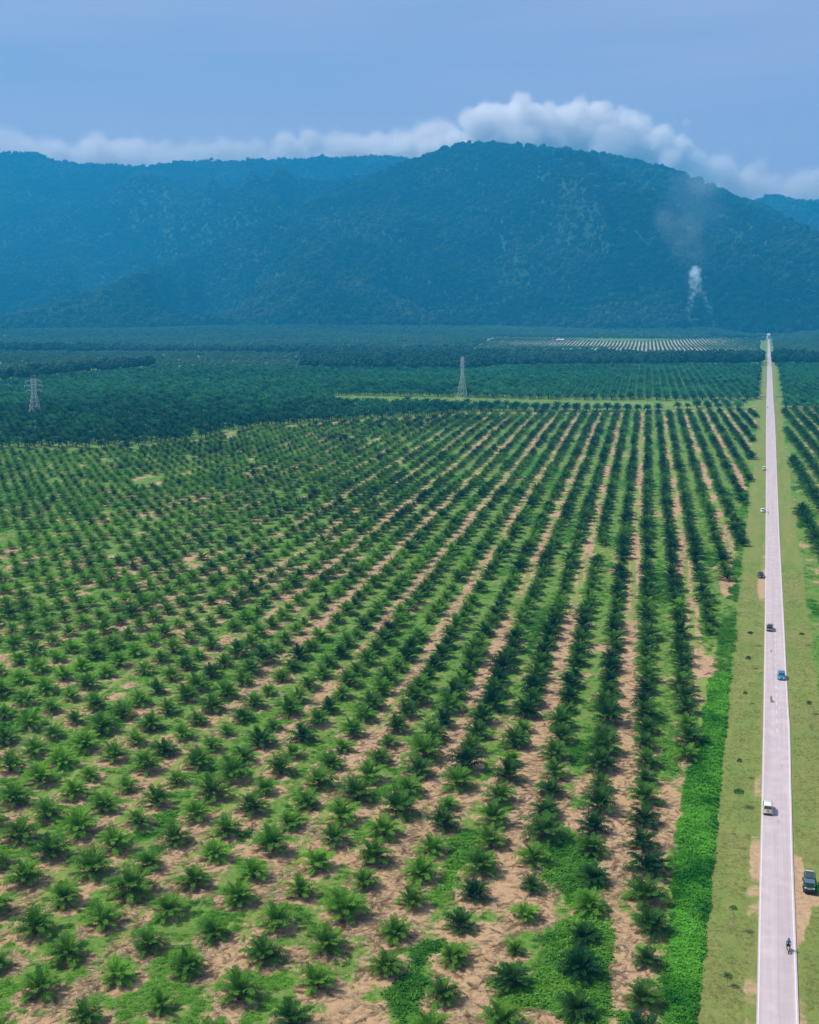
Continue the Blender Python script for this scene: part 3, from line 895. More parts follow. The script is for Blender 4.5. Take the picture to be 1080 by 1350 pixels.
for k, ids in rows.items():
    ids.sort(key=lambda i: dist[i])
    for j, i in enumerate(ids):
        rot = random.uniform(0, 6.28); sc = float(sizeA[i]); tn = float(tintA[i])
        v_ = random.randrange(len(LAYOUTS))
        root = link('oil_palm', None, None, (A[i, 0], A[i, 1], float(ground_z(A[i, 0], A[i, 1]))), (random.uniform(-.05, .05), random.uniform(-.05, .05), rot))
        root.scale = (sc, sc, sc * random.uniform(0.9, 1.1))
        size = 'small' if sc < 0.84 else ('large' if sc > 1.08 else 'full')
        tone = 'dark green' if tn < 0.25 else ('bright green' if tn > 0.5 else 'green')
        r_i = 1 - k                       # the row of slope 0.092 (k = 1) is the first
        if r_i >= 1:
            where = '%s up the %s row left of the creeper strip' % (ORD[j], ORD[r_i - 1] if r_i <= len(ORD) else str(r_i))
            if r_i == 1: pass
        elif r_i == 0:
            where = '%s up the row ending at the bare soil patch' % ORD[j]
        else:
            where = '%s up the row ending beside the verge' % ORD[j]
        tag(root, '%s %s young palm, %s' % (size, tone, where), 'oil palm', GRP)
        t = link('trunk', TRUNK, root)
        if i in DETAIL:
            for (fi, a, fs, el, cls) in LAYOUTS[v_]:
                o = link('dead_frond' if fi in DEAD else 'frond', FM[fi][1], root)
                o.matrix_local = frond_matrix(a, fs, el, cls)
                o['tint'] = tn
        else:
            o = link('crown', CROWNS[v_], root); o['tint'] = tn
rest = ~solo_mask
# right-hand field, its rows turned a little
RWD, RWN = frame(920.0)
LR = lattice(RWD, RWN, lat(RWN, 920.0, 0.61), 9.2, PSP, (60, 1200), (-40, 40), 0.3, 8)
qx, qy = PR(LR[:, 0], LR[:, 1]); qm = road_m(LR[:, 0], LR[:, 1])
kr = (qm > np.interp(qy, [540, 600, 700, 800, 1000], [0.15, 0.15, 0.165, 0.19, 0.24])) & (qy > 541) & (LR[:, 1] > 60) & (rng.random(len(LR)) > 0.04)
LR = LR[kr]
P = np.concatenate([A[rest][:, :2], LR[:, :2]])
tt = np.concatenate([tintA[rest], np.clip(rng.normal(0.18, 0.12, len(LR)), 0, 1)])
ss = np.concatenate([sizeA[rest], rng.normal(1.12, 0.08, len(LR))])
coll_young = proto_collection('young_palm_kinds', WHOLE)
nP = len(P)
scatter('oil_palm_rows', np.column_stack([P, ground_z(P[:, 0], P[:, 1])]), rng.random(nP) * 6.28, ss, rng.integers(0, len(WHOLE), nP), tt, coll_young,
        'farther rows of young oil palms across the plantation', 'oil palms', tilt=rng.normal(0, .04, (nP, 2)))

# mature palms: dark belt and the field behind it
pxA, pyA = PR(X, Y)
mrA = road_m(X, Y)
belt = (pyA < top_A(pxA) - 2) & (pyA > top_B(pxA)) & ((pxA < 760) | (pyA > 0)) & (mrA < -0.13) & (pxA > -300) & (pxA < 900 - 40 * rng.random(len(X)))
back = (pyA < np.where(pxA > 440, 528.5, 700)) & (pyA < top_B(pxA)) & (pyA > top_C(pxA)) & (mrA < -0.12) & (pxA > -300)
rightback = (pyA < 540) & (pyA > 476) & (mrA > 0.17) & (pxA < 1400)
edge_row = (pyA < 541) & (pyA > 534) & (pxA > 900) & (mrA < -0.15) & (rng.random(len(X)) > 0.5)
mm = belt | back | rightback | edge_row
mm &= rng.random(len(X)) > 0.06
MX, MY = X[mm], Y[mm]
isb = belt[mm]
tn = np.clip(np.where(isb, 0.10, 0.42) + (fbm(MX, MY, 120, 3, 63) - 0.5) * 0.7 + rng.normal(0, 0.24, len(MX)) + 0.15 * sstep(1100, 1600, MY), 0, 1)
scl = np.where(isb, 1.0, 0.93) * rng.normal(1, 0.13, len(MX))
coll_mat = proto_collection('mature_palm_kinds', MATURE)
scatter('mature_oil_palm_field', np.column_stack([MX, MY, ground_z(MX, MY)]), rng.random(len(MX)) * 6.28, scl, rng.integers(0, 4, len(MX)), tn, coll_mat,
        'dense dark field of mature oil palms beyond the young rows', 'oil palms')
# newly planted far field: tiny palms on pale soil
Dm = inpoly(pxA, pyA, POLY_D) 
DX, DY = X[Dm], Y[Dm]
scatter('new_planting', np.column_stack([DX, DY, ground_z(DX, DY)]), rng.random(len(DX)) * 6.28, rng.normal(0.72, 0.12, len(DX)), rng.integers(0, 12, len(DX)), np.clip(rng.normal(0.35, 0.1, len(DX)), 0, 1), coll_young,
        'pale new planting in thin lines far beyond the trees', 'plantation')

# ------------------------------------------------------------ woods beyond
def rand_pts(n, y0, y1, spread=0.62, seed=1):
    rg = np.random.default_rng(seed)
    Yy = np.sqrt(rg.random(n) * (y1 ** 2 - y0 ** 2) + y0 ** 2)
    return (rg.random(n) * 2 - 1) * spread * Yy + 0.0 * Yy, Yy
WX, WY = rand_pts(90000, 1300, 4250, 0.55, 5)
wpx, wpy = PR(WX, WY)
wm = road_m(WX, WY)
inD = inpoly(wpx, wpy, POLY_D)
line_left = (wpx < 200) & (wpy < top_C(wpx) - 0.5) & (wpy > top_C(wpx) - 6)
clump_mid = (wpx > 400) & (wpx < 650) & (wpy < 486) & (wpy > 466)
clump_right = (wpx >= 640) & (wpy < 482.5) & (wpy > np.interp(wpx, [640, 900, 1000, 1080], [466, 472, 471, 474])) & (np.abs(wm) > 0.12)
light_field = (wpx <= 430) & (wpy < np.where(wpx < 200, top_C(wpx) - 6, top_C(wpx) + 0.5)) & (wpy > 466)
hedge = (wpy <= 466) & (wpy > 462.5) & (wpx < 620)
plain_w = (wpy <= 462.5) & (wpx < 640)
plain_r = (wpy <= 474) & (wpx > 1012) & (wm > 0.15)
plain_c = (wpy < 450) & ~inD & (wpx >= 640) & (wpx <= 1012)
sel = (line_left | clump_mid | clump_right | light_field | hedge | plain_w | plain_r | plain_c) & ~inD & (np.abs(wm) > 0.10)
dk = line_left | clump_mid | clump_right | hedge
thin = rng.random(len(WX)) < np.where(dk, 1.0, np.where(light_field, 0.85, 0.8))
sel &= thin
size = np.where(dk, 0.85, np.where(light_field, 0.42, 0.6)) * rng.normal(1, 0.16, len(WX))
tintW = np.where(dk, 0.16, np.where(light_field, 0.75, 0.68)) + (fbm(WX, WY, 260, 3, 71) - 0.5) * 0.6 + rng.normal(0, 0.08, len(WX))
FX, FY = WX[sel], WY[sel]
coll_tree = proto_collection('forest_tree_kinds', TREES)
coll_wood = proto_collection('plain_wood_kinds', WOODS)
scatter('distant_woods', np.column_stack([FX, FY, ground_z(FX, FY) - 1]), rng.random(len(FX)) * 6.28, size[sel], rng.integers(0, 4, len(FX)), np.clip(tintW[sel], 0, 1), coll_wood,
        'belts of trees and rubber woods on the plain before the mountains', 'woods')

# ------------------------------------------------------------ mountains
def crest(pts, Yc):
    a = [AT(x, y, Yc) for x, y in pts]
    return np.array([p[0] for p in a]), np.array([p[2] for p in a])
YB, YM = 7300.0, 5350.0
bx_, bz_ = crest([(-900, 215), (-500, 190), (-200, 200), (0, 204), (40, 204), (70, 212), (100, 218), (150, 220), (190, 223), (220, 216), (260, 214), (320, 215), (380, 211), (440, 210), (500, 208), (560, 215), (640, 240), (740, 300), (900, 310), (960, 285), (985, 270), (1003, 264), (1020, 259), (1045, 266), (1080, 267), (1200, 250), (1500, 270), (1900, 300)], YB)
mx_, mz_ = crest([(-900, 450), (0, 425), (80, 405), (130, 388), (230, 346), (300, 314), (380, 279), (430, 258), (500, 232), (545, 212), (590, 197), (625, 190), (660, 193), (700, 197), (760, 202), (830, 213), (880, 223), (920, 240), (960, 256), (995, 270), (1040, 292), (1100, 320), (1300, 390), (1700, 440)], YM)
def mountain_z(X, Y):
    g0 = ground_z(X, Y)
    def one(cx, cz, Yc, Yb, pw, seed, amp):
        warp = (fbm(X, Y, 700, 3, seed + 50) - 0.5) * 500
        t = (Y - Yb) / (Yc - Yb)
        Xw = X + warp * (1 - np.clip(t, 0, 1)) * 1.0
        H = np.interp(Xw, cx, cz)
        p = np.where(t < 1, np.clip(t, 0, 1) ** pw, 1 - np.clip((t - 1) * 1.1, 0, 1) ** 1.3)
        rel = (ridged(X + warp * 0.8 + Y * 0.3, Y * 0.32, 760, 5, seed) - 0.60) * amp
        env = np.clip(t * 3.0, 0, 1) * np.clip((1.0 - t) * 2.2, 0, 1)
        z = H * p + rel * env * np.clip(H / 400, 0.2, 1)
        cap = CAMH + (np.interp(X * Yc / np.maximum(Y, 1), cx, cz) - CAMH) * Y / Yc * 0.985 - 6
        return np.where(t < 0.97, np.minimum(z, np.maximum(cap, 12)), z)
    a = one(bx_, bz_, YB, 4000, 1.2, 101, 800)
    b = one(mx_, mz_, YM, 3650, 1.05, 131, 850)
    z = np.maximum(a, b)
    z = z + (fbm(X, Y, 60, 3, 171) - 0.5) * 14 * sstep(3600, 4000, Y)
    return np.maximum(z - 2, g0 - 4)
mX, mY = np.meshgrid(np.arange(-4700, 4400, 24.0), np.arange(3560, 7900, 24.0))
# every column is kept above the plain
mZ = mountain_z(mX, mY)
M_mtn = plain('mountain_ground', (0.016, 0.045, 0.022), 0.95, sc=0.02, noise=0.3)
tag(link('mountains', grid_mesh('mountains', mX, mY, mZ, M_mtn)), kind='structure')
n = 260000
tY = 3640 + (7420 - 3640) * rng.random(n) ** 1.25; tX = rng.uniform(-0.52, 0.45, n) * tY
tZ = mountain_z(tX, tY)
# only what stands on the slopes that face this side of the range
gz = mountain_z(tX, tY + 40) - tZ
pxm, pym = PR(tX, tY, tZ)
vis = (gz > -16) & (tZ > ground_z(tX, tY)) & (pxm > -300) & (pxm < 1400)
tX, tY, tZ, gz = tX[vis], tY[vis], tZ[vis], gz[vis]
tn = np.clip(0.18 + (fbm(tX, tY, 190, 4, 5) - 0.5) * 1.4 + rng.normal(0, 0.15, len(tX)) + 0.5 * (rng.random(len(tX)) < 0.05), 0, 1)
scatter('mountain_forest', np.column_stack([tX, tY, tZ - 3]), rng.random(len(tX)) * 6.28, np.clip(np.exp(rng.normal(-0.16, 0.34, len(tX))), 0.5, 2.2), rng.integers(0, 4, len(tX)), tn, coll_tree,
        'dark rainforest covering the mountain slopes', 'forest')

# ------------------------------------------------------------ haze
HAZE = bpy.data.materials.new('haze'); HAZE.use_nodes = True
HAZE.node_tree.nodes.clear()
ho = HAZE.node_tree.nodes.new('ShaderNodeOutputMaterial'); hv = HAZE.node_tree.nodes.new('ShaderNodeVolumePrincipled')
hv.inputs['Color'].default_value = (0.035, 0.46, 0.90, 1)
hv.inputs['Density'].default_value = 0.000138
hv.inputs['Anisotropy'].default_value = 0.1
HAZE.node_tree.links.new(hv.outputs[0], ho.inputs['Volume'])
tag(MB().box((0, 3450, 512), (16000, 9200, 1046)).build('haze', HAZE), 'blue haze over the plain and the mountains', 'haze', kind='stuff')

# ------------------------------------------------------------ clouds and smoke
def volume_cloud(name, pts, radii, voxel, dens, col, label, noise_scale, lo, hi, aniso=0.3, detail=5, voldens=1.0):
    me = bpy.data.meshes.new(name)
    me.vertices.add(len(pts)); me.vertices.foreach_set('co', np.asarray(pts, np.float32).ravel())
    me.attributes.new('rad', 'FLOAT', 'POINT').data.foreach_set('value', np.asarray(radii, np.float32))
    o = link(name, me)
    ng = bpy.data.node_groups.new(name, 'GeometryNodeTree')
    ng.interface.new_socket('Geometry', in_out='INPUT', socket_type='NodeSocketGeometry')
    ng.interface.new_socket('Geometry', in_out='OUTPUT', socket_type='NodeSocketGeometry')
    N = ng.nodes; L = ng.links
    gi = N.new('NodeGroupInput'); go = N.new('NodeGroupOutput')
    mtp = N.new('GeometryNodeMeshToPoints')
    p2v = N.new('GeometryNodePointsToVolume'); p2v.resolution_mode = 'VOXEL_SIZE'
    p2v.inputs['Voxel Size'].default_value = voxel
    p2v.inputs['Density'].default_value = voldens
    a = N.new('GeometryNodeInputNamedAttribute'); a.data_type = 'FLOAT'; a.inputs['Name'].default_value = 'rad'
    sm = N.new('GeometryNodeSetMaterial')
    L.new(gi.outputs[0], mtp.inputs['Mesh']); L.new(mtp.outputs[0], p2v.inputs['Points'])
    L.new(a.outputs['Attribute'], p2v.inputs['Radius']); L.new(p2v.outputs[0], sm.inputs['Geometry'])
    m = bpy.data.materials.new(name); m.use_nodes = True; nt = m.node_tree; nt.nodes.clear()
    out = nt.nodes.new('ShaderNodeOutputMaterial'); pv = nt.nodes.new('ShaderNodeVolumePrincipled')
    pv.inputs['Color'].default_value = (*col, 1); pv.inputs['Anisotropy'].default_value = aniso
    pv.inputs['Density Attribute'].default_value = ''
    at = nt.nodes.new('ShaderNodeAttribute'); at.attribute_name = 'density'
    tcn = nt.nodes.new('ShaderNodeTexCoord'); nn = nt.nodes.new('ShaderNodeTexNoise')
    nn.inputs['Scale'].default_value = noise_scale; nn.inputs['Detail'].default_value = detail; nn.inputs['Roughness'].default_value = 0.6
    nt.links.new(tcn.outputs['Object'], nn.inputs['Vector'])
    mr = nt.nodes.new('ShaderNodeMapRange'); mr.inputs['From Min'].default_value = lo; mr.inputs['From Max'].default_value = hi
    nt.links.new(nn.outputs[0], mr.inputs[0])
    mu = nt.nodes.new('ShaderNodeMath'); mu.operation = 'MULTIPLY'
    nt.links.new(at.outputs['Fac'], mu.inputs[0]); nt.links.new(mr.outputs[0], mu.inputs[1])
    mu2 = nt.nodes.new('ShaderNodeMath'); mu2.operation = 'MULTIPLY'; mu2.inputs[1].default_value = dens
    nt.links.new(mu.outputs[0], mu2.inputs[0]); nt.links.new(mu2.outputs[0], pv.inputs['Density'])
    nt.links.new(pv.outputs[0], out.inputs['Volume'])
    sm.inputs['Material'].default_value = m
    L.new(sm.outputs[0], go.inputs[0])
    md = o.modifiers.new('volume', 'NODES'); md.node_group = ng
    tag(o, label, 'cloud' if 'cloud' in name else 'smoke', None, 'stuff')
    me.materials.append(m)
    return o
def lobes(spec, Yc, spread, seed, sub=9, jr=0.55):
    rg = random.Random(seed); pts = []; rad = []
    for (x, y, r) in spec:
        X0, _, Z0 = AT(x, y, Yc)
        rm = r * Yc / 1573
        pts.append((X0, Yc + rg.uniform(-spread, spread), Z0)); rad.append(rm)
        for k in range(sub):
            a = rg.uniform(0, 6.28); el = rg.uniform(0.05, 1.4); q = rm * rg.uniform(0.6, 0.95)
            pts.append((X0 + q * math.cos(a) * math.cos(el), Yc + rg.uniform(-spread, spread) + q * math.sin(a) * math.cos(el), Z0 + q * math.sin(el)))
            rad.append(rm * rg.uniform(0.25, jr))
    return pts, rad
CU = [(520, 201, 13), (500, 204, 11), (540, 198, 14), (600, 190, 17), (632, 172, 24), (662, 161, 21), (685, 150, 20), (712, 165, 24), (745, 168, 26), (770, 155, 18), (790, 155, 19), (818, 174, 21), (845, 172, 18), (868, 188, 20), (890, 202, 18), (912, 212, 14),
      (640, 200, 28), (700, 196, 30), (760, 198, 30), (820, 205, 28), (870, 218, 22), (905, 228, 18), (930, 236, 14), (575, 196, 15), (558, 199, 14), (632, 206, 28), (680, 195, 38), (740, 198, 38), (800, 205, 36), (850, 212, 30), (890, 222, 26), (925, 232, 20), (662, 152, 10), (700, 152, 12), (722, 150, 11), (760, 148, 14), (835, 160, 13)]
p, r = lobes(CU, 8900.0, 170, 3, 9, 0.62)
volume_cloud('cumulus_cloud', p, r, 26.0, 0.020, (0.997, 0.985, 0.995), 'bright white cumulus cloud capping the highest mountain', 0.007, 0.30, 0.50, 0.0, 8)
_r = random.Random(12)
LOW = []
for x in range(-160, 250, 15): LOW.append((x, 211 + _r.uniform(-9, 6), _r.uniform(15, 26)))
for x in range(250, 480, 10):
    u = math.sin((x - 250) / 230 * 3.14) ** 0.6
    LOW.append((x, 206 - _r.uniform(0, 26) * u, _r.uniform(9, 17)))
for x in range(440, 600, 8): LOW.append((x, 204 - _r.uniform(0, 14) - max(0, x - 500) * 0.16, _r.uniform(11, 19)))
for x in range(920, 1260, 14): LOW.append((x, 232 + 0.16 * (x - 940) + _r.uniform(-6, 14), _r.uniform(13, 22)))
LOW += [(1068, 238, 15), (1075, 242, 14), (1000, 219, 10)]
p, r = lobes(LOW, 9100.0, 150, 5, 6, 0.7)
volume_cloud('low_cloud_bank', p, r, 40.0, 0.013, (0.995, 0.955, 0.975), 'soft pinkish cloud bank lying along the mountain ridge', 0.003, 0.25, 0.55, 0.0)
p, r = lobes([(903, 163, 7), (890, 161, 4)], 9100.0, 60, 8, 5, 0.6)
volume_cloud('small_cloud', p, r, 14.0, 0.006, (0.98, 0.95, 0.99), 'faint little cloud puff right of the cumulus', 0.008, 0.35, 0.6, 0.2)

def plume(name, path, Yc, dens, seed, label):
    rg = random.Random(seed); pts = []; rad = []
    for i in range(len(path) - 1):
        (x0, y0, r0), (x1, y1, r1) = path[i], path[i + 1]
        nst = max(6, int(math.hypot(x1 - x0, y1 - y0) / (0.5 * (r0 + r1) * 0.16)))
        for k in range(nst):
            t = k / nst; x = x0 + (x1 - x0) * t; y = y0 + (y1 - y0) * t; rr_ = r0 + (r1 - r0) * t
            X0, _, Z0 = AT(x + rg.gauss(0, rr_ * 0.6), y + rg.gauss(0, rr_ * 0.4), Yc)
            pts.append((X0, Yc + rg.gauss(0, rr_) * 1.6, Z0)); rad.append(rr_ * (rg.uniform(0.25, 0.7) if path[0][2] < 4 else rg.uniform(0.5, 0.95)) * Yc / 1573)
    return volume_cloud(name, pts, rad, 5.0 if path[0][2] < 4 else 14.0, dens, (0.72, 0.88, 0.99), label, 0.02 if path[0][2] < 4 else 0.008, 0.24, 0.60, 0.1, 5)
plume('smoke_plume', [(917, 442, 1.1), (914, 430, 1.9), (907, 418, 2.6), (909, 402, 3.6), (914, 388, 4.6), (917, 374, 6), (916, 358, 8)], 3300, 0.060, 1, 'left plume of pale smoke rising from the plantation fire')
plume('smoke_plume', [(941, 434, 1.3), (939, 420, 2.3), (936, 405, 2.8), (930, 393, 3.6), (922, 378, 5), (917, 364, 7), (914, 348, 10)], 3320, 0.085, 2, 'right plume of pale smoke rising beside the shed')
plume('smoke_drift', [(920, 392, 7), (917, 372, 10), (915, 345, 15), (908, 318, 22), (903, 290, 29), (912, 262, 32), (935, 240, 30)], 3400, 0.0014, 3, 'thin smoke drifting up in front of the mountain')


# ------------------------------------------------------------ ground cover
def cover_pts(n, y0, y1, seed, xs=0.5):
    rg = np.random.default_rng(seed)
    # more per square metre close by than far away
    t = rg.random(n)
    Yy = y0 * (y1 / y0) ** t
    return (rg.random(n) * 2 - 1) * xs * (Yy + 30), Yy, rg
CX, CYY, rg = cover_pts(330000, 112, 620, 21)
cc, vv = covers(CX, CYY)
nm = fbm(CX, CYY, 2.6, 3, 88); ns = fbm(CX, CYY, 14, 3, 89)
prob = np.clip((cc[:, 1] - 0.42) * 2.2, 0, 1) * (nm > 0.33)
low = 0.6 * np.clip((0.45 - cc[:, 0]) * 3, 0, 1) * ((nm + ns * 0.7) > 0.84)
small = low > prob
prob = np.maximum(prob, low)
mrc = road_m(CX, CYY); cpx, cpy = PR(CX, CYY)
in_strip = (mrc > strip_left(cpy)) & (mrc < -0.101) & (cpy > 880)
okc = (vv < 0.2) & (rg.random(len(CX)) < prob) & ~in_strip & (cpy > top_A(cpx)) & (cc[:, 2] < 0.45) & (cpx > -80) & (cpx < 1180)
a, b = CX[okc], CYY[okc]
fs_ = np.where(small[okc], 0.55, 1.0)
scatter('ground_creeper', np.column_stack([a, b, ground_z(a, b) - 0.05]), rg.random(len(a)) * 6.28,
        np.column_stack([rg.uniform(0.7, 1.6, len(a)) * fs_, rg.uniform(0.7, 1.6, len(a)) * fs_, rg.uniform(0.4, 1.2, len(a)) * fs_]), rg.integers(0, 4, len(a)),
        np.clip(0.45 + (ns[okc] - 0.5) * 1.6 + rg.normal(0, 0.15, len(a)), 0, 1), proto_collection('creeper_kinds', CREEP),
        'bright leafy creeper lying in patches between the palm rows', 'creeper')
# bright strip along the verge
rg = np.random.default_rng(33)
n = 36000
yy = 100 * (520 / 100) ** rg.random(n); 
spx = None
SX = np.empty(0); SY = np.empty(0)
sA = rg.uniform(60, 620, n); sB = road_u(rg.uniform(-0.185, -0.099, n))
SX, SY = road_pt(sA, sB)
_, spy = PR(SX, SY)
lft = strip_left(spy) + 0.007 + (fbm(SX, SY, 5, 2, 6) - 0.5) * 0.02
rgt = -0.1065 + (fbm(SX, SY, 3, 2, 61) - 0.5) * 0.006
sm_ = road_m(SX, SY)
ok = (sm_ > lft) & (sm_ < rgt) & ((spy > 880 + 60 * (fbm(SX, SY, 9, 2, 68) - 0.5)) | (rg.random(n) < 0.8 * (fbm(SX, SY, 6, 2, 69) > 0.42))) & (spy > 600)
SX, SY = SX[ok], SY[ok]
fs2 = PR(SX, SY)[1] < 890 + 30 * (fbm(SX, SY, 4, 2, 70) - 0.5)
WX_, WY_ = SX[fs2], SY[fs2]; SX, SY = SX[~fs2], SY[~fs2]
scatter('roadside_weeds', np.column_stack([WX_, WY_, ground_z(WX_, WY_) - 0.1]), rg.random(len(WX_)) * 6.28,
        np.column_stack([rg.uniform(0.5, 1.1, len(WX_)), rg.uniform(0.5, 1.1, len(WX_)), rg.uniform(0.25, 0.9, len(WX_))]), rg.integers(0, 4, len(WX_)),
        np.clip(0.5 + (fbm(WX_, WY_, 6, 3, 71) - 0.5) * 1.8 + rg.normal(0, 0.15, len(WX_)), 0, 1), proto_collection('roadside_weed_kinds', CREEP),
        'rough light green weeds between the row ends and the mown verge', 'weeds')
edge_shade = sstep(-0.112, -0.104, road_m(SX, SY))  # shadow along the strip's verge-side edge, painted into the leaf tint
hgt = fbm(SX, SY, 4, 3, 66)
scatter('creeper_strip', np.column_stack([SX, SY, ground_z(SX, SY) + (hgt - 0.5) * 0.6]), rg.random(len(SX)) * 6.28,
        np.column_stack([rg.uniform(0.6, 1.15, len(SX))] * 2 + [rg.uniform(0.45, 1.0, len(SX))]), rg.integers(0, 4, len(SX)),
        np.clip(0.55 + (fbm(SX, SY, 5, 3, 67) - 0.5) * 2.2 + 0.35 * sstep(960, 860, PR(SX, SY)[1]) - 0.3 * edge_shade + rg.normal(0, 0.12, len(SX)), 0, 1), proto_collection('strip_creeper_kinds', STRIP),
        'rank bright green creeper filling the strip between palms and verge', 'creeper')
# dry fronds and litter on the bare soil
CX, CYY, rg = cover_pts(230000, 112, 480, 23)
cc, vv = covers(CX, CYY); cpx, cpy = PR(CX, CYY)
nl = fbm(CX, CYY, 7, 3, 93)
ok = (vv < 0.2) & (cc[:, 0] > 0.45) & (cc[:, 1] < 0.5) & (rg.random(len(CX)) < 0.32 + 1.5 * (nl - 0.45)) & (cpx > -80) & (cpx < 1010) & (cpy > top_A(cpx))
a, b = CX[ok], CYY[ok]
scatter('dry_frond_litter', np.column_stack([a, b, ground_z(a, b) + 0.04]), rg.random(len(a)) * 6.28, 0.25 + 0.75 * rg.random(len(a)) ** 2, rg.integers(0, 3, len(a)), np.clip(rg.normal(0.45, 0.35, len(a)), 0, 1),
        proto_collection('dry_frond_kinds', dry), 'brown dead fronds strewn on the bare soil', 'litter')
# grass tufts on the verges
rg = np.random.default_rng(35)
n = 26000
sA = 95 * (420 / 95) ** rg.random(n); sB = road_u(rg.uniform(-0.100, 0.135, n))
GXX, GYY = road_pt(sA, sB)
el_, er_ = road_edges(sA)
_, vv = covers(GXX, GYY)
ok = ((sB < el_ - 0.5) | (sB > er_ + 0.5)) & (vv < 1.35) & (fbm(GXX, GYY, 3, 3, 12) + 0.12 * rg.normal(0, 1, n) > 0.42)
GXX, GYY = GXX[ok], GYY[ok]
scatter('verge_grass', np.column_stack([GXX, GYY, ground_z(GXX, GYY)]), rg.random(len(GXX)) * 6.28, np.column_stack([rg.uniform(0.5, 0.9, len(GXX))] * 2 + [rg.uniform(0.2, 0.5, len(GXX))]), rg.integers(0, 3, len(GXX)),
        np.clip(0.8 + (fbm(GXX, GYY, 9, 3, 13) - 0.5) * 1.3 + rg.normal(0, 0.15, len(GXX)), 0, 1), proto_collection('tuft_kinds', TUFT),
        'short yellow green grass tufts on the mown road verges', 'grass')

# ------------------------------------------------------------ saplings on the verges
def sapling(px, py, top, cr, tint, label, kind, seed):
    x, y = on_ground(px, py); z = float(ground_z(x, y))
    dist = math.hypot(x, y)
    H = abs(AT(px, top, y)[2] - z) * 0.98
    root = link('sapling', None, None, (x, y, z))
    tag(root, label, 'sapling', 'young trees planted along the verges')
    rr = random.Random(seed)
    t = MB().tube([(0, 0, -0.1), (rr.uniform(-.05, .05), 0, H * 0.5), (rr.uniform(-.1, .1), rr.uniform(-.1, .1), H * 0.92)], [0.055, 0.045, 0.025], 6)
    for i in range(5):
        a = i * 1.3; t.tube([(0, 0, H * (0.68 + 0.05 * i)), (cr * 0.7 * math.cos(a), cr * 0.7 * math.sin(a), H * (0.82 + 0.03 * i))], [0.02, 0.01], 4)
    t.build('trunk', M_paletrunk, root)
    v = []; f = []
    flat = 0.45 if kind == 'flat' else (0.9 if kind == 'round' else 1.5)
    for i in range(260 if kind != 'sparse' else 90):
        q = rr.random() ** 0.4; a = rr.uniform(0, 6.28); e_ = math.asin(rr.uniform(-0.6, 1))
        c = Vector((cr * q * math.cos(a) * math.cos(e_), cr * q * math.sin(a) * math.cos(e_), H * 0.90 + cr * flat * q * math.sin(e_)))
        n_ = Vector((rr.gauss(0, 1), rr.gauss(0, 1), rr.gauss(.4, 1))).normalized(); u = n_.orthogonal().normalized(); w = n_.cross(u); l = cr * rr.uniform(0.10, 0.2)
        k = len(v); v += [c - u * l, c + w * l * .6, c + u * l, c - w * l * .6]; f.append((k, k + 1, k + 2, k + 3))
    o = link('crown', mesh_np('crown', v, f, M_sap), root); o['tint'] = tint
for i, s_ in enumerate([
    (973.6, 1063.7, 1041, 0.95, 0.55, 'broad flat-topped sapling on the left verge near the cream minivan', 'flat'),
    (974.0, 1025.0, 1000, 0.55, 0.15, 'slim dark sapling on the left verge just beyond the flat-topped one', 'round'),
    (966.4, 1118.0, 1096, 0.45, 0.5, 'nearly leafless thin sapling on the left verge, nearer than the minivan', 'sparse'),
    (965.6, 1227.0, 1193, 0.62, 0.75, 'tall pale green sapling on the left verge, across from the motorcycle', 'flat'),
    (959.0, 1300.0, 1285, 0.60, 0.45, 'short bushy sapling on the left verge, nearest the lower frame edge', 'round'),
    (977.5, 988.0, 975, 0.45, 0.55, 'small light sapling on the left verge beyond the slim dark one', 'sparse'),
    (982.0, 927.0, 912, 0.55, 0.12, 'dark sapling on the left verge level with the worn road patch', 'round'),
    (986.0, 881.0, 866, 0.75, 0.10, 'dark round sapling on the left verge level with the blue car', 'round'),
    (988.5, 851.0, 832, 0.8, 0.15, 'leaning dark sapling on the left verge behind the pickup', 'flat'),
    (1066.0, 941.0, 925, 0.65, 0.12, 'dark round sapling on the right verge nearer than the blue car', 'round'),
    (1069.0, 974.0, 957, 0.6, 0.5, 'green sapling on the right verge at the frame edge', 'sparse'),
    (1056.5, 850.0, 834, 0.75, 0.2, 'low dark sapling on the right verge beyond the blue car', 'flat')]):
    sapling(*s_[:4], s_[4], s_[5], s_[6], i)
# low bush by the jeep
x, y = on_ground(1078, 1176)
b_ = link('bush', leaf_lump(77, 1.5, 1.6, 420, 0.35, M_strip, 'bush'), None, (x, y, float(ground_z(x, y)))); b_['tint'] = 0.15
tag(b_, 'dark green bush growing beside the parked green jeep', 'bush')

# ------------------------------------------------------------ vehicles
M_glass = plain('car_glass', (0.02, 0.028, 0.03), 0.08, 0.0, 0.9, 0.05)
M_glass_l = plain('windscreen_glass', (0.09, 0.16, 0.19), 0.06, 0.0, 1.0, 0.1)
M_rubber = plain('rubber', (0.02, 0.02, 0.02), 0.9)
M_black = plain('black_trim', (0.018, 0.018, 0.02), 0.6)
M_chrome = plain('bright_metal', (0.65, 0.65, 0.66), 0.25, 0.9)
M_lamp = plain('lamp_lens', (0.75, 0.76, 0.78), 0.15, 0.0, 0.8)
M_red = plain('tail_lens', (0.35, 0.02, 0.015), 0.2, 0.0, 0.7)
M_plate = plain('number_plate', (0.03, 0.03, 0.03), 0.5)
M_cream = plain('cream_car_paint', (0.72, 0.66, 0.55), 0.25, 0.0, 0.6, 0.04)
M_roofw = plain('white_roof_paint', (0.72, 0.71, 0.76), 0.3, 0.0, 0.6, 0.04)
M_blue = plain('blue_car_paint', (0.03, 0.21, 0.36), 0.22, 0.3, 0.6, 0.05)
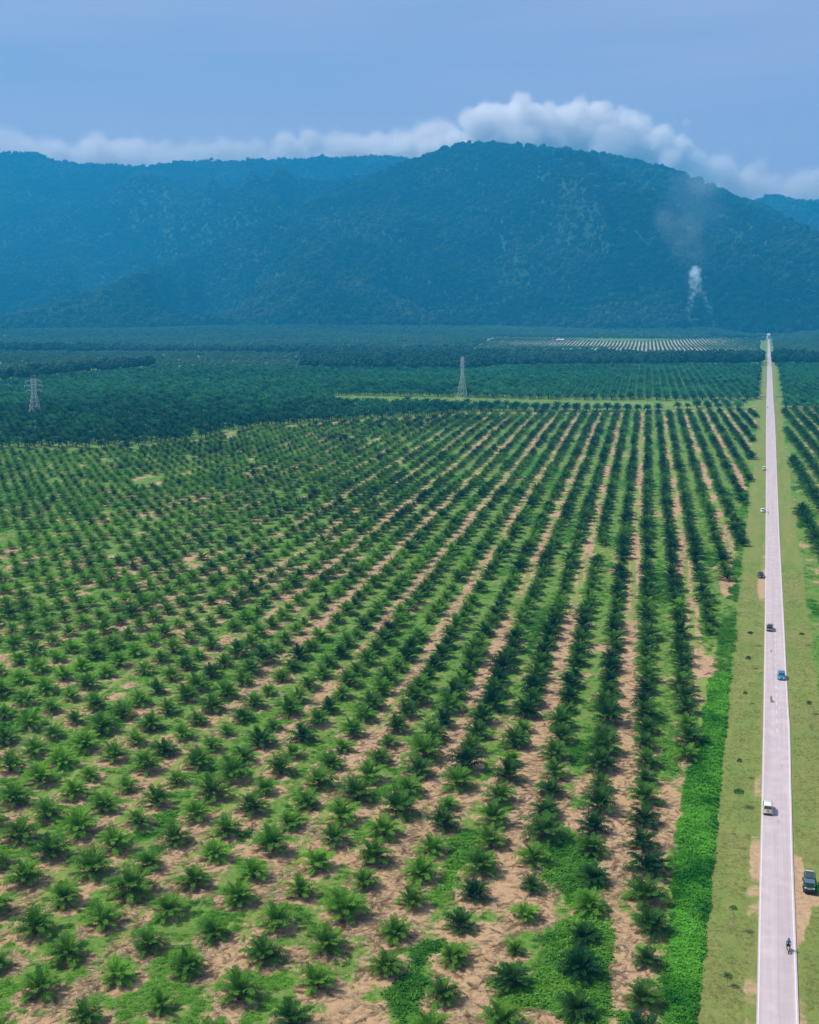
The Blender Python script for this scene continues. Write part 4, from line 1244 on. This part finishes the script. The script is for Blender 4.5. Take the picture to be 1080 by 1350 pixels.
M_white = plain('white_car_paint', (0.78, 0.78, 0.78), 0.3, 0.0, 0.6, 0.04)
M_blk = plain('black_car_paint', (0.012, 0.013, 0.014), 0.22, 0.1, 0.7, 0.05)
M_grn = plain('dark_green_car_paint', (0.010, 0.040, 0.036), 0.25, 0.15, 0.6, 0.06)
M_silver = plain('silver_car_paint', (0.48, 0.46, 0.42), 0.3, 0.4, 0.5, 0.04)

def loft(sections, m, name, parent, bevel=0.0, smooth=True):
    """sections: (y, half width low, half width high, z low, z high, edge rounding)"""
    v = []; f = []
    for (y, a, b, z0, z1, r) in sections:
        h = z1 - z0
        ring = [(-a + r, z0), (a - r, z0), (a, z0 + r), (a * 0.5 + b * 0.5 + 0.01, z0 + h * 0.5), (b, z1 - r), (b - r * 1.2, z1 - r * 0.25), (b * 0.4, z1), (-b * 0.4, z1), (-b + r * 1.2, z1 - r * 0.25), (-b, z1 - r), (-(a * 0.5 + b * 0.5) - 0.01, z0 + h * 0.5), (-a, z0 + r)]
        v += [(x, y, z) for x, z in ring]
    n = 12
    for i in range(len(sections) - 1):
        for j in range(n):
            f.append((i * n + j, i * n + (j + 1) % n, (i + 1) * n + (j + 1) % n, (i + 1) * n + j))
    f.append(tuple(range(n))); f.append(tuple((len(sections) - 1) * n + j for j in reversed(range(n))))
    me = mesh_np(name, v, f, m, smooth)
    bm = bmesh.new(); bm.from_mesh(me); bmesh.ops.recalc_face_normals(bm, faces=bm.faces); bm.to_mesh(me); bm.free()
    return link(name, me, parent)
def pane(q, name, m, parent, inset=0.12, lift=0.012, thick=0.01, bars=0):
    """glass panel lying on the quad q (four corners, seen from outside anticlockwise)"""
    P = [Vector(p) for p in q]; c = sum(P, Vector()) / 4
    n_ = (P[1] - P[0]).cross(P[3] - P[0]).normalized()
    e1 = (P[1] - P[0]).length; e2 = (P[3] - P[0]).length
    def at(u, w): return (P[0] * (1 - u) + P[1] * u) * (1 - w) + (P[3] * (1 - u) + P[2] * u) * w
    iu, iw = inset / e1, inset / e2
    o_ = [at(iu, iw), at(1 - iu, iw), at(1 - iu, 1 - iw), at(iu, 1 - iw)]
    mb = MB().add([p + n_ * (lift + thick) for p in o_] + [p - n_ * 0.02 for p in o_], [(0, 1, 2, 3), (7, 6, 5, 4), (0, 4, 5, 1), (1, 5, 6, 2), (2, 6, 7, 3), (3, 7, 4, 0)])
    return mb.build(name, m, parent)
def wheel(parent, x, y, r, w=0.2):
    root = link('wheel', MB().tube([(x - w / 2, y, r), (x + w / 2, y, r)], [r, r], 18).mesh('wheel', M_rubber), parent)
    sx = 1 if x > 0 else -1
    MB().tube([(x + sx * (w / 2 - 0.03), y, r), (x + sx * (w / 2 + 0.015), y, r)], [r * 0.62, r * 0.58], 12).build('rim', M_chrome, root)
    return root
def place(root, px, py, facing_away, dz=0.0, turn=0.0):
    x, y = on_ground(px, py, dz)
    root.location = (x, y, dz)
    root.rotation_euler = (0, 0, -ROAD_ANG + (0 if facing_away else math.pi) + turn)
def car(name, label, cat, paint, L=4.2, W=1.72, H=1.65, kind='hatch', roofm=None, glassm=None, roofrack=False):
    """front points to +Y"""
    root = link(name, None); tag(root, label, cat)
    w = W / 2; g = glassm or M_glass
    zb = 0.62 * H if kind in ('van', 'jeep') else 0.60 * H
    gc = 0.24 if kind in ('jeep', 'pickup') else 0.17
    r = 0.36 if kind in ('jeep', 'pickup') else 0.31
    y0, y1 = -L / 2, L / 2
    if kind == 'van':   hood = 0.78; gy = (y0 + 0.05, y0 + 0.42, y1 - 1.62, y1 - 0.80)
    elif kind == 'jeep': gy = (y0 + 0.10, y0 + 0.30, y1 - 1.75, y1 - 1.28)
    elif kind == 'sedan': gy = (y0 + 0.62, y0 + 1.15, y1 - 1.95, y1 - 1.22)
    elif kind == 'pickup': gy = (-0.35, -0.15, y1 - 1.75, y1 - 1.25)
    else: gy = (y0 + 0.12, y0 + 0.55, y1 - 1.75, y1 - 1.02)
    nose = zb - (0.20 if kind != 'jeep' else 0.08)
    secs = [(y0, w * .86, w * .84, gc + .12, zb - .16, .05), (y0 + .10, w * .95, w * .93, gc + .02, zb - .03, .07), (y0 + .5, w, w * .97, gc, zb, .08),
            (gy[3] - .1, w, w * .97, gc, zb + .01, .08), (y1 - .62, w * .99, w * .94, gc, zb - (.06 if kind != 'jeep' else .02), .08), (y1 - .16, w * .94, w * .88, gc + .02, nose, .08), (y1, w * .82, w * .76, gc + .12, nose - .13, .06)]
    loft(secs, paint, 'body', root)
    wt_ = w * (0.80 if kind != 'jeep' else 0.88); wb_ = w * 0.955
    zt = H
    loft([(gy[0], wb_ * .97, wb_ * .95, zb - .06, zb + .03, .02), (gy[1], wb_, wt_, zb - .06, zt - .02, .07), ((gy[1] + gy[2]) / 2, wb_, wt_ * 1.01, zb - .06, zt, .08), (gy[2], wb_, wt_, zb - .06, zt - .03, .07), (gy[3], wb_ * .97, wb_ * .93, zb - .06, zb + .03, .02)], paint, 'cabin', root)
    # glazing
    pane([(wb_, gy[3], zb), (-wb_, gy[3], zb), (-wt_, gy[2], zt - .05), (wt_, gy[2], zt - .05)], 'windscreen', M_glass_l if kind in ('jeep',) else g, root, .10, .02)
    pane([(-wb_, gy[0], zb), (wb_, gy[0], zb), (wt_, gy[1], zt - .05), (-wt_, gy[1], zt - .05)], 'rear_window', g, root, .12 if kind != 'van' else .07, .02)
    ym = (gy[1] + gy[2]) / 2
    for sx in (-1, 1):
        for (a, b) in (((gy[0] + .25, gy[1] + .02), (ym - .03, ym - .03)), ((ym + .03, ym + .03), (gy[3] - .25, gy[2] - .02))):
            q = [(sx * wb_ * .995, a[0], zb + .01), (sx * wb_ * .995, b[0], zb + .01), (sx * wt_ * 1.01, b[1], zt - .07), (sx * wt_ * 1.01, a[1], zt - .07)]
            if sx < 0: q = [q[1], q[0], q[3], q[2]]
            pane(q, 'side_window', g, root, .05, .012)
        m_ = MB().box((sx * (w + .13), gy[2] + .55, zb + .10), (.22, .12, .15)).mesh('mirror', paint if kind != 'jeep' else M_lamp, True, .03)
        link('mirror', m_, root)
        MB().box((sx * w * .62, y1 - .06, nose - .10), (.34, .14, .13)).build('headlight', M_lamp, root, True, .03)
        MB().box((sx * w * .80, y0 + .04, zb - .14), (.20, .12, .17 if kind != 'van' else .13)).build('tail_light', M_red, root, True, .03)
        for yy in (y0 + .78, y1 - .82): wheel(root, sx * (w - .09), yy, r)
    if roofm: loft([(gy[1] + .06, wt_ * .86, wt_ * .84, zt - .05, zt + .015, .02), (ym, wt_ * .9, wt_ * .88, zt - .04, zt + .03, .02), (gy[2] - .06, wt_ * .86, wt_ * .84, zt - .05, zt + .012, .02)], roofm, 'roof', root)
    MB().box((0, y1 - .02, gc + .12), (W * .80, .16, .16)).build('front_bumper', M_black if kind in ('jeep', 'pickup') else paint, root, True, .04)
    MB().box((0, y0 - .01, gc + .14), (W * .86, .18, .20)).build('rear_bumper', M_black if kind in ('jeep', 'pickup', 'van') else paint, root, True, .04)
    MB().box((0, y1 + .03, nose - .17), (W * .34, .06, .12)).build('grille', M_chrome if kind == 'jeep' else M_black, root, True, .015)
    MB().box((0, y0 - .01, zb - .25), (.42, .05, .12)).build('number_plate', M_plate, root)
    MB().box((0, 0, gc + .05), (W * .8, L * .86, .10)).build('underbody', M_black, root)
    return root, (w, zb, zt, gy, wt_, y0, y1, nose)
RZ = ROAD_Z
v1, d = car('minivan', 'cream minivan with a white roof driving away in the left lane', 'car', M_cream, 4.15, 1.68, 1.75, 'van', M_roofw)
MB().box((0, d[5] - .005, d[1] - .06), (.75, .05, .05)).build('trim_strip', M_chrome, v1)
MB().tube([(.2, d[3][2], d[2]), (.2, d[3][2] - .25, d[2] + .22)], [.012, .006], 5).build('aerial', M_black, v1)
place(v1, 1012.0, 1069, True, RZ)
v2, d = car('blue_car', 'metallic blue hatchback coming closer in the right lane', 'car', M_blue, 4.1, 1.75, 1.48, 'hatch')
place(v2, 1030.2, 894, False, RZ)
v3, d = car('pickup', 'small dark and silver pickup driving away in the left lane', 'pickup', M_silver, 4.7, 1.75, 1.68, 'pickup')
w_, zb_ = d[0], d[1]
tray = MB().box((0, -1.35, zb_ - .03), (w_ * 1.9, 1.95, .08))
tray.build('load_bed', M_black, v3)
for sx in (-1, 1): MB().box((sx * w_ * .93, -1.35, zb_ + .12), (.08, 1.95, .26)).build('bed_side', M_silver, v3, True, .02)
MB().box((0, -2.32, zb_ + .06), (w_ * 1.75, .07, .40)).build('tailgate', M_black, v3, True, .02)
MB().tube([(-w_ * .85, -.5, zb_), (-w_ * .85, -.5, 1.75), (w_ * .85, -.5, 1.75), (w_ * .85, -.5, zb_)], .04, 6).build('roll_bar', M_black, v3)
place(v3, 1014.8, 830, True, RZ)
v4, d = car('black_car', 'black car parked on the sandy left shoulder', 'car', M_blk, 4.3, 1.78, 1.55, 'hatch')
place(v4, 1003.2, 761, False, 0.0, 0.12)
v5, d = car('white_car', 'white saloon parked with its tailgate up on the left verge', 'car', M_white, 4.4, 1.75, 1.5, 'sedan')
place(v5, 1005.3, 674.5, True, 0.0)
MB().box((0, d[3][0] - .3, 1.75), (1.3, .9, .06)).build('open_boot_lid', M_white, v5).rotation_euler = (0.0, 0, 0)
v6, d = car('white_van', 'small white van parked at the left road edge farthest up', 'van', M_white, 4.2, 1.7, 1.9, 'van')
place(v6, 1007.2, 619.5, True, 0.0)
v7, d = car('jeep', 'dark green jeep parked on the right dirt shoulder facing the camera', 'jeep', M_grn, 4.35, 1.85, 1.88, 'jeep')
w_, zb_, zt_, gy_, wt_, y0_, y1_, nose_ = d
rk = MB()
for sx in (-1, 1): rk.tube([(sx * wt_ * .82, gy_[1] + .1, zt_ + .10), (sx * wt_ * .82, gy_[2] - .1, zt_ + .10)], .03, 6)
for k in range(6):
    y_ = gy_[1] + .15 + k * (gy_[2] - gy_[1] - .3) / 5
    rk.tube([(-wt_ * .82, y_, zt_ + .10), (wt_ * .82, y_, zt_ + .10)], .02, 5)
rk.build('roof_rack', M_chrome, v7)
MB().box((0, gy_[1] + .12, zt_ + .12), (wt_ * 1.5, .14, .08)).build('roof_bar', M_lamp, v7, True, .02)
MB().box((0, y1_ + .10, .62), (1.5, .12, .30)).build('bull_bar', M_black, v7, True, .04)
MB().box((0, y1_ - .75, zb_ + .035), (.9, .5, .07)).build('bonnet_scoop', M_blk, v7, True, .02)
MB().box((0, y1_ + .06, nose_ - .05), (1.25, .08, .07)).build('chrome_strip', M_chrome, v7, True, .02)
for sx in (-1, 1): MB().box((sx * (w_ + .05), y1_ - .85, .72), (.14, .95, .10)).build('wheel_arch', M_black, v7, True, .03)
for sx in (-1, 1): MB().box((sx * (w_ + .05), y0_ + .80, .72), (.14, .95, .10)).build('wheel_arch', M_black, v7, True, .03)
place(v7, 1067.0, 1171, False, 0.02, -0.02)
# orange motorcycle speck far up the road
def motorcycle(label, paint):
    root = link('motorcycle', None); tag(root, label, 'motorcycle')
    for yy in (-.62, .64):
        wv = []; wf = []
        n1, n2, Rr, rr_ = 20, 6, .27, .055
        for i in range(n1):
            for j in range(n2):
                a = 2 * math.pi * i / n1; b = 2 * math.pi * j / n2
                wv.append((rr_ * math.sin(b), yy + (Rr + rr_ * math.cos(b)) * math.cos(a), .32 + (Rr + rr_ * math.cos(b)) * math.sin(a)))
        for i in range(n1):
            for j in range(n2):
                wf.append((i * n2 + j, ((i + 1) % n1) * n2 + j, ((i + 1) % n1) * n2 + (j + 1) % n2, i * n2 + (j + 1) % n2))
        wh = link('wheel', mesh_np('wheel', wv, wf, M_rubber, True), root)
        sp_ = MB()
        for k in range(6):
            a = k * math.pi / 3; sp_.tube([(0, yy, .32), (0, yy + .24 * math.cos(a), .32 + .24 * math.sin(a))], .012, 4)
        sp_.tube([(-.05, yy, .32), (.05, yy, .32)], .05, 8).build('rim', M_chrome, wh)
    loft([(-.72, .05, .06, .62, .74, .02), (-.45, .10, .12, .55, .76, .03), (-.05, .11, .13, .42, .74, .03), (.12, .08, .10, .40, .60, .03), (.42, .12, .13, .50, .78, .03), (.52, .10, .12, .62, .92, .03), (.58, .06, .08, .72, .90, .02)], paint, 'body', root)
    MB().box((0, -.30, .80), (.24, .72, .09)).build('seat', M_black, root, True, .03)
    MB().box((0, .0, .32), (.26, .38, .26)).build('engine', M_black, root, True, .04)
    MB().tube([(0, .42, .90), (0, .64, .32)], .035, 6).build('fork', M_chrome, root)
    MB().tube([(-.33, .28, 1.04), (-.12, .42, 1.0), (.12, .42, 1.0), (.33, .28, 1.04)], .018, 6).build('handlebar', M_black, root)
    MB().box((0, .56, .86), (.16, .10, .16)).build('headlight', M_lamp, root, True, .04)
    MB().box((0, .64, .66), (.10, .52, .03)).build('front_mudguard', paint, root, True, .01)
    for sx in (-1, 1): MB().box((sx * .30, .36, 1.16), (.11, .03, .07)).build('mirror', M_black, root, True, .01)
    MB().tube([(.14, .05, .25), (.16, -.6, .34)], [.035, .05], 7).build('exhaust', M_chrome, root)
    return root
def skinned(name, joints, edges, m, parent=None):
    me = bpy.data.meshes.new(name)
    me.from_pydata([j[:3] for j in joints], edges, []); me.update(); me.materials.append(m)
    o = link(name, me, parent)
    md = o.modifiers.new('skin', 'SKIN'); md.use_smooth_shade = True
    for i, j in enumerate(joints):
        me.skin_vertices[0].data[i].radius = (j[3], j[4] if len(j) > 4 else j[3])
        me.skin_vertices[0].data[i].use_root = (i == 0)
    o.modifiers.new('sub', 'SUBSURF').levels = 1; o.modifiers['sub'].render_levels = 2
    return o
M_skin = plain('skin', (0.30, 0.17, 0.11), 0.6)
M_shirt = plain('blue_jacket', (0.03, 0.17, 0.34), 0.8, noise=0.25, sc=6)
M_trou = plain('dark_trousers', (0.03, 0.03, 0.035), 0.85)
M_helm = plain('blue_helmet', (0.02, 0.13, 0.30), 0.25, 0.0, 0.6)
M_shoe = plain('shoe', (0.05, 0.04, 0.035), 0.7)
def rider(label, jacket, helmet):
    root = link('person', None); tag(root, label, 'person')
    J = [(0, -.30, .92, .15, .12), (0, -.30, 1.12, .14, .11), (0, -.24, 1.34, .17, .11), (0, -.21, 1.48, .07, .07), (0, -.19, 1.58, .06, .06), (0, -.17, 1.70, .09, .10),
         (-.19, -.22, 1.42, .06), (-.30, -.06, 1.20, .05), (-.30, .24, 1.06, .038), (-.30, .31, 1.04, .04),
         (.19, -.22, 1.42, .06), (.30, -.06, 1.20, .05), (.30, .24, 1.06, .038), (.30, .31, 1.04, .04),
         (-.13, -.22, .88, .095), (-.20, .16, .80, .07), (-.19, .02, .40, .05), (-.19, .14, .34, .045),
         (.13, -.22, .88, .095), (.20, .16, .80, .07), (.19, .02, .40, .05), (.19, .14, .34, .045)]
    E = [(0, 1), (1, 2), (2, 3), (3, 4), (4, 5), (2, 6), (6, 7), (7, 8), (8, 9), (2, 10), (10, 11), (11, 12), (12, 13), (0, 14), (14, 15), (15, 16), (16, 17), (0, 18), (18, 19), (19, 20), (20, 21)]
    skinned('body', J, E, M_skin, root)
    Jt = [(0, -.30, .98, .17, .14), (0, -.30, 1.14, .165, .135), (0, -.24, 1.36, .20, .135), (0, -.21, 1.47, .09, .09), (-.20, -.22, 1.42, .085), (-.31, -.06, 1.20, .068), (-.30, .20, 1.075, .055), (.20, -.22, 1.42, .085), (.31, -.06, 1.20, .068), (.30, .20, 1.075, .055)]
    skinned('jacket', Jt, [(0, 1), (1, 2), (2, 3), (2, 4), (4, 5), (5, 6), (2, 7), (7, 8), (8, 9)], jacket, root)
    Jp = [(0, -.30, .92, .17, .14), (-.13, -.22, .88, .115), (-.20, .16, .80, .088), (-.19, .02, .46, .065), (.13, -.22, .88, .115), (.20, .16, .80, .088), (.19, .02, .46, .065)]
    skinned('trousers', Jp, [(0, 1), (1, 2), (2, 3), (0, 4), (4, 5), (5, 6)], M_trou, root)
    bm = bmesh.new(); bmesh.ops.create_uvsphere(bm, u_segments=20, v_segments=12, radius=.165)
    for v in bm.verts: v.co = Vector((v.co.x, v.co.y * 1.1 - .175, v.co.z * 1.05 + 1.74))
    me = bpy.data.meshes.new('helmet'); bm.to_mesh(me); bm.free(); me.materials.append(helmet); me.polygons.foreach_set('use_smooth', [True] * len(me.polygons))
    h = link('helmet', me, root)
    MB().box((0, -.02, 1.71), (.22, .06, .10)).build('visor', M_glass, h, True, .02)
    for sx in (-1, 1): MB().box((sx * .19, .12, .31), (.09, .27, .09)).build('shoe', M_shoe, root, True, .03)
    for sx in (-1, 1):                     # gripping hands: palm, four curled fingers and a thumb
        hd = MB().box((sx * .30, .285, 1.045), (.085, .09, .035))
        for k in range(4):
            x0 = sx * .30 + (k - 1.5) * .021
            hd.tube([(x0, .32, 1.05), (x0, .352 - abs(k - 1.2) * .004, 1.035), (x0, .338, 1.005), (x0, .31, 1.0)], [.011, .010, .009, .008], 5)
        hd.tube([(sx * .262, .27, 1.04), (sx * .25, .30, 1.02), (sx * .255, .325, 1.01)], [.012, .011, .009], 5)
        hd.build('hand', M_skin, root, True)
    return root
mc = motorcycle('cream underbone motorcycle ridden towards the camera in the right lane', plain('cream_fairing', (0.55, 0.52, 0.42), 0.3))
place(mc, 1039.2, 1254, False, RZ)
pr = rider('person in blue jacket and blue helmet riding the nearest motorcycle', M_shirt, M_helm)
pr.location = mc.location; pr.rotation_euler = mc.rotation_euler
M_orange = plain('orange_jacket', (0.55, 0.16, 0.03), 0.8)
mc2 = motorcycle('dark motorcycle far up the road near the grassy crossing track', M_blk)
place(mc2, 1012.2, 538.5, False, RZ)
pr2 = rider('person in orange jacket riding the far motorcycle', M_orange, M_orange)
pr2.location = mc2.location; pr2.rotation_euler = mc2.rotation_euler

# ------------------------------------------------------------ lattice towers
M_steel = plain('galvanised_steel', (0.60, 0.62, 0.64), 0.5, 0.2, 0.4, 0.05)
def tower(px, py, top, wbase, wtop, arms, ang, label, bar, boxtop):
    x, y = on_ground(px, py)
    H = float(AT(px, top, y)[2])
    root = link('lattice_tower', None, None, (x, y, float(ground_z(x, y)) - 0.5), (0, 0, ang)); tag(root, label, 'power pylon')
    def hw(t): return (wbase * (1 - t / 0.62) + wtop * t / 0.62) / 2 if t < 0.62 else wtop / 2
    def cor(t, i): 
        h = hw(t); return ((-1, 1, 1, -1)[i] * h, (-1, -1, 1, 1)[i] * h, t * H)
    for i in range(4):
        MB().tube([cor(0, i), cor(.62, i), cor(1, i)], [bar, bar * .8, bar * .7], 4).build('leg', M_steel, root)
    lv = [0, .16, .30, .42, .53, .62, .70, .78, .86, .93, 1.0]
    for a, b in zip(lv[:-1], lv[1:]):
        mb = MB()
        for i in range(4):
            j = (i + 1) % 4
            mb.tube([cor(a, i), cor(b, j)], bar * .45, 4); mb.tube([cor(a, j), cor(b, i)], bar * .45, 4); mb.tube([cor(b, i), cor(b, j)], bar * .6, 4)
        mb.build('brace', M_steel, root)
    for t, l in arms:
        for sx in (-1, 1):
            z = t * H; h = hw(t); mb = MB()
            for sy in (-1, 1):
                mb.tube([(sx * h, sy * h, z), (sx * l, 0, z + .3)], bar * .6, 4); mb.tube([(sx * h, sy * h, z + 1.6), (sx * l, 0, z + .3)], bar * .5, 4)
            o = mb.build('crossarm', M_steel, root)
            MB().tube([(sx * l, 0, z + .2), (sx * l, 0, z - 1.3)], .14, 6).build('insulator', M_lamp, o)
    if boxtop:
        mb = MB(); h = wtop / 2
        for sx in (-1, 1): mb.tube([(sx * h, 0, H), (sx * h * 1.3, 0, H * 1.10)], bar * .7, 4)
        mb.tube([(-h * 1.3, 0, H * 1.10), (h * 1.3, 0, H * 1.10)], bar * .7, 4); mb.build('earth_peak', M_steel, root)
    return root
tower(609.5, 531, 474, 7.4, 1.9, [(.80, 2.6), (.90, 2.2)], R(28), 'tall slim lattice pylon at the edge of the grassy track', .13, False)
tower(47, 556, 505, 8.2, 3.0, [(.70, 6.2), (.82, 7.6), (.94, 6.4)], R(-8), 'three-armed lattice pylon standing in the palms at the far left', .16, True)

# ------------------------------------------------------------ far buildings
M_wallw = plain('white_wall', (0.60, 0.60, 0.60), 0.8)
M_roofg = plain('grey_roof', (0.55, 0.55, 0.56), 0.6)
M_tan = plain('tan_wall', (0.55, 0.45, 0.33), 0.8)
def shed(px, py, w, l, h, label, wallm, roofm, cat='shed', hipped=False, ang=0.0, z=None):
    x, y = on_ground(px, py)
    root = link(cat.replace(' ', '_'), None, None, (x, y, float(ground_z(x, y)) - .3 if z is None else z), (0, 0, ang)); tag(root, label, cat)
    MB().box((0, 0, h / 2), (w, l, h)).build('wall', wallm, root)
    o = .6; rh = h * .45
    MB().add([(-w / 2 - o, -l / 2 - o, h), (w / 2 + o, -l / 2 - o, h), (w / 2 + o, l / 2 + o, h), (-w / 2 - o, l / 2 + o, h), (-w / 2 - o * (0 if hipped else 1), 0, h + rh), (w / 2 + o * (0 if hipped else 1), 0, h + rh)],
             [(3, 2, 1, 0), (0, 1, 5, 4), (2, 3, 4, 5), (1, 2, 5), (3, 0, 4)]).build('roof', roofm, root)
    MB().box((0, -l / 2 - .03, h * .38), (w * .12, .08, h * .75)).build('door', M_black, root)
    for sx in (-.3, .3): MB().box((sx * w, -l / 2 - .03, h * .55), (w * .12, .08, h * .3)).build('window', M_glass, root)
    return root
hs = shed(738.5, 452.5, 17, 10, 4.5, 'small white house with grey roof on the far pale planting', M_wallw, M_roofg, 'house')
MB().box((-2, 0, 7.5), (3, 3, 6)).build('tower', M_wallw, hs)
shed(958, 430.5, 44, 14, 4.5, 'long tan shed below the smoke at the foot of the mountain', M_tan, M_wallw, 'shed', z=22)
shed(950, 443, 30, 10, 3.5, 'low pale shed between the smoke and the road end', M_wallw, M_roofg, 'storehouse')
gt = shed(1013.2, 446.8, 7, 8, 11, 'white gatehouse at the far end of the road', M_wallw, M_wallw, 'gatehouse')
for sx in (-1, 1): MB().box((sx * 10, 0, 1.5), (12, 1.0, 3.0)).build('wing_wall', M_wallw, gt)
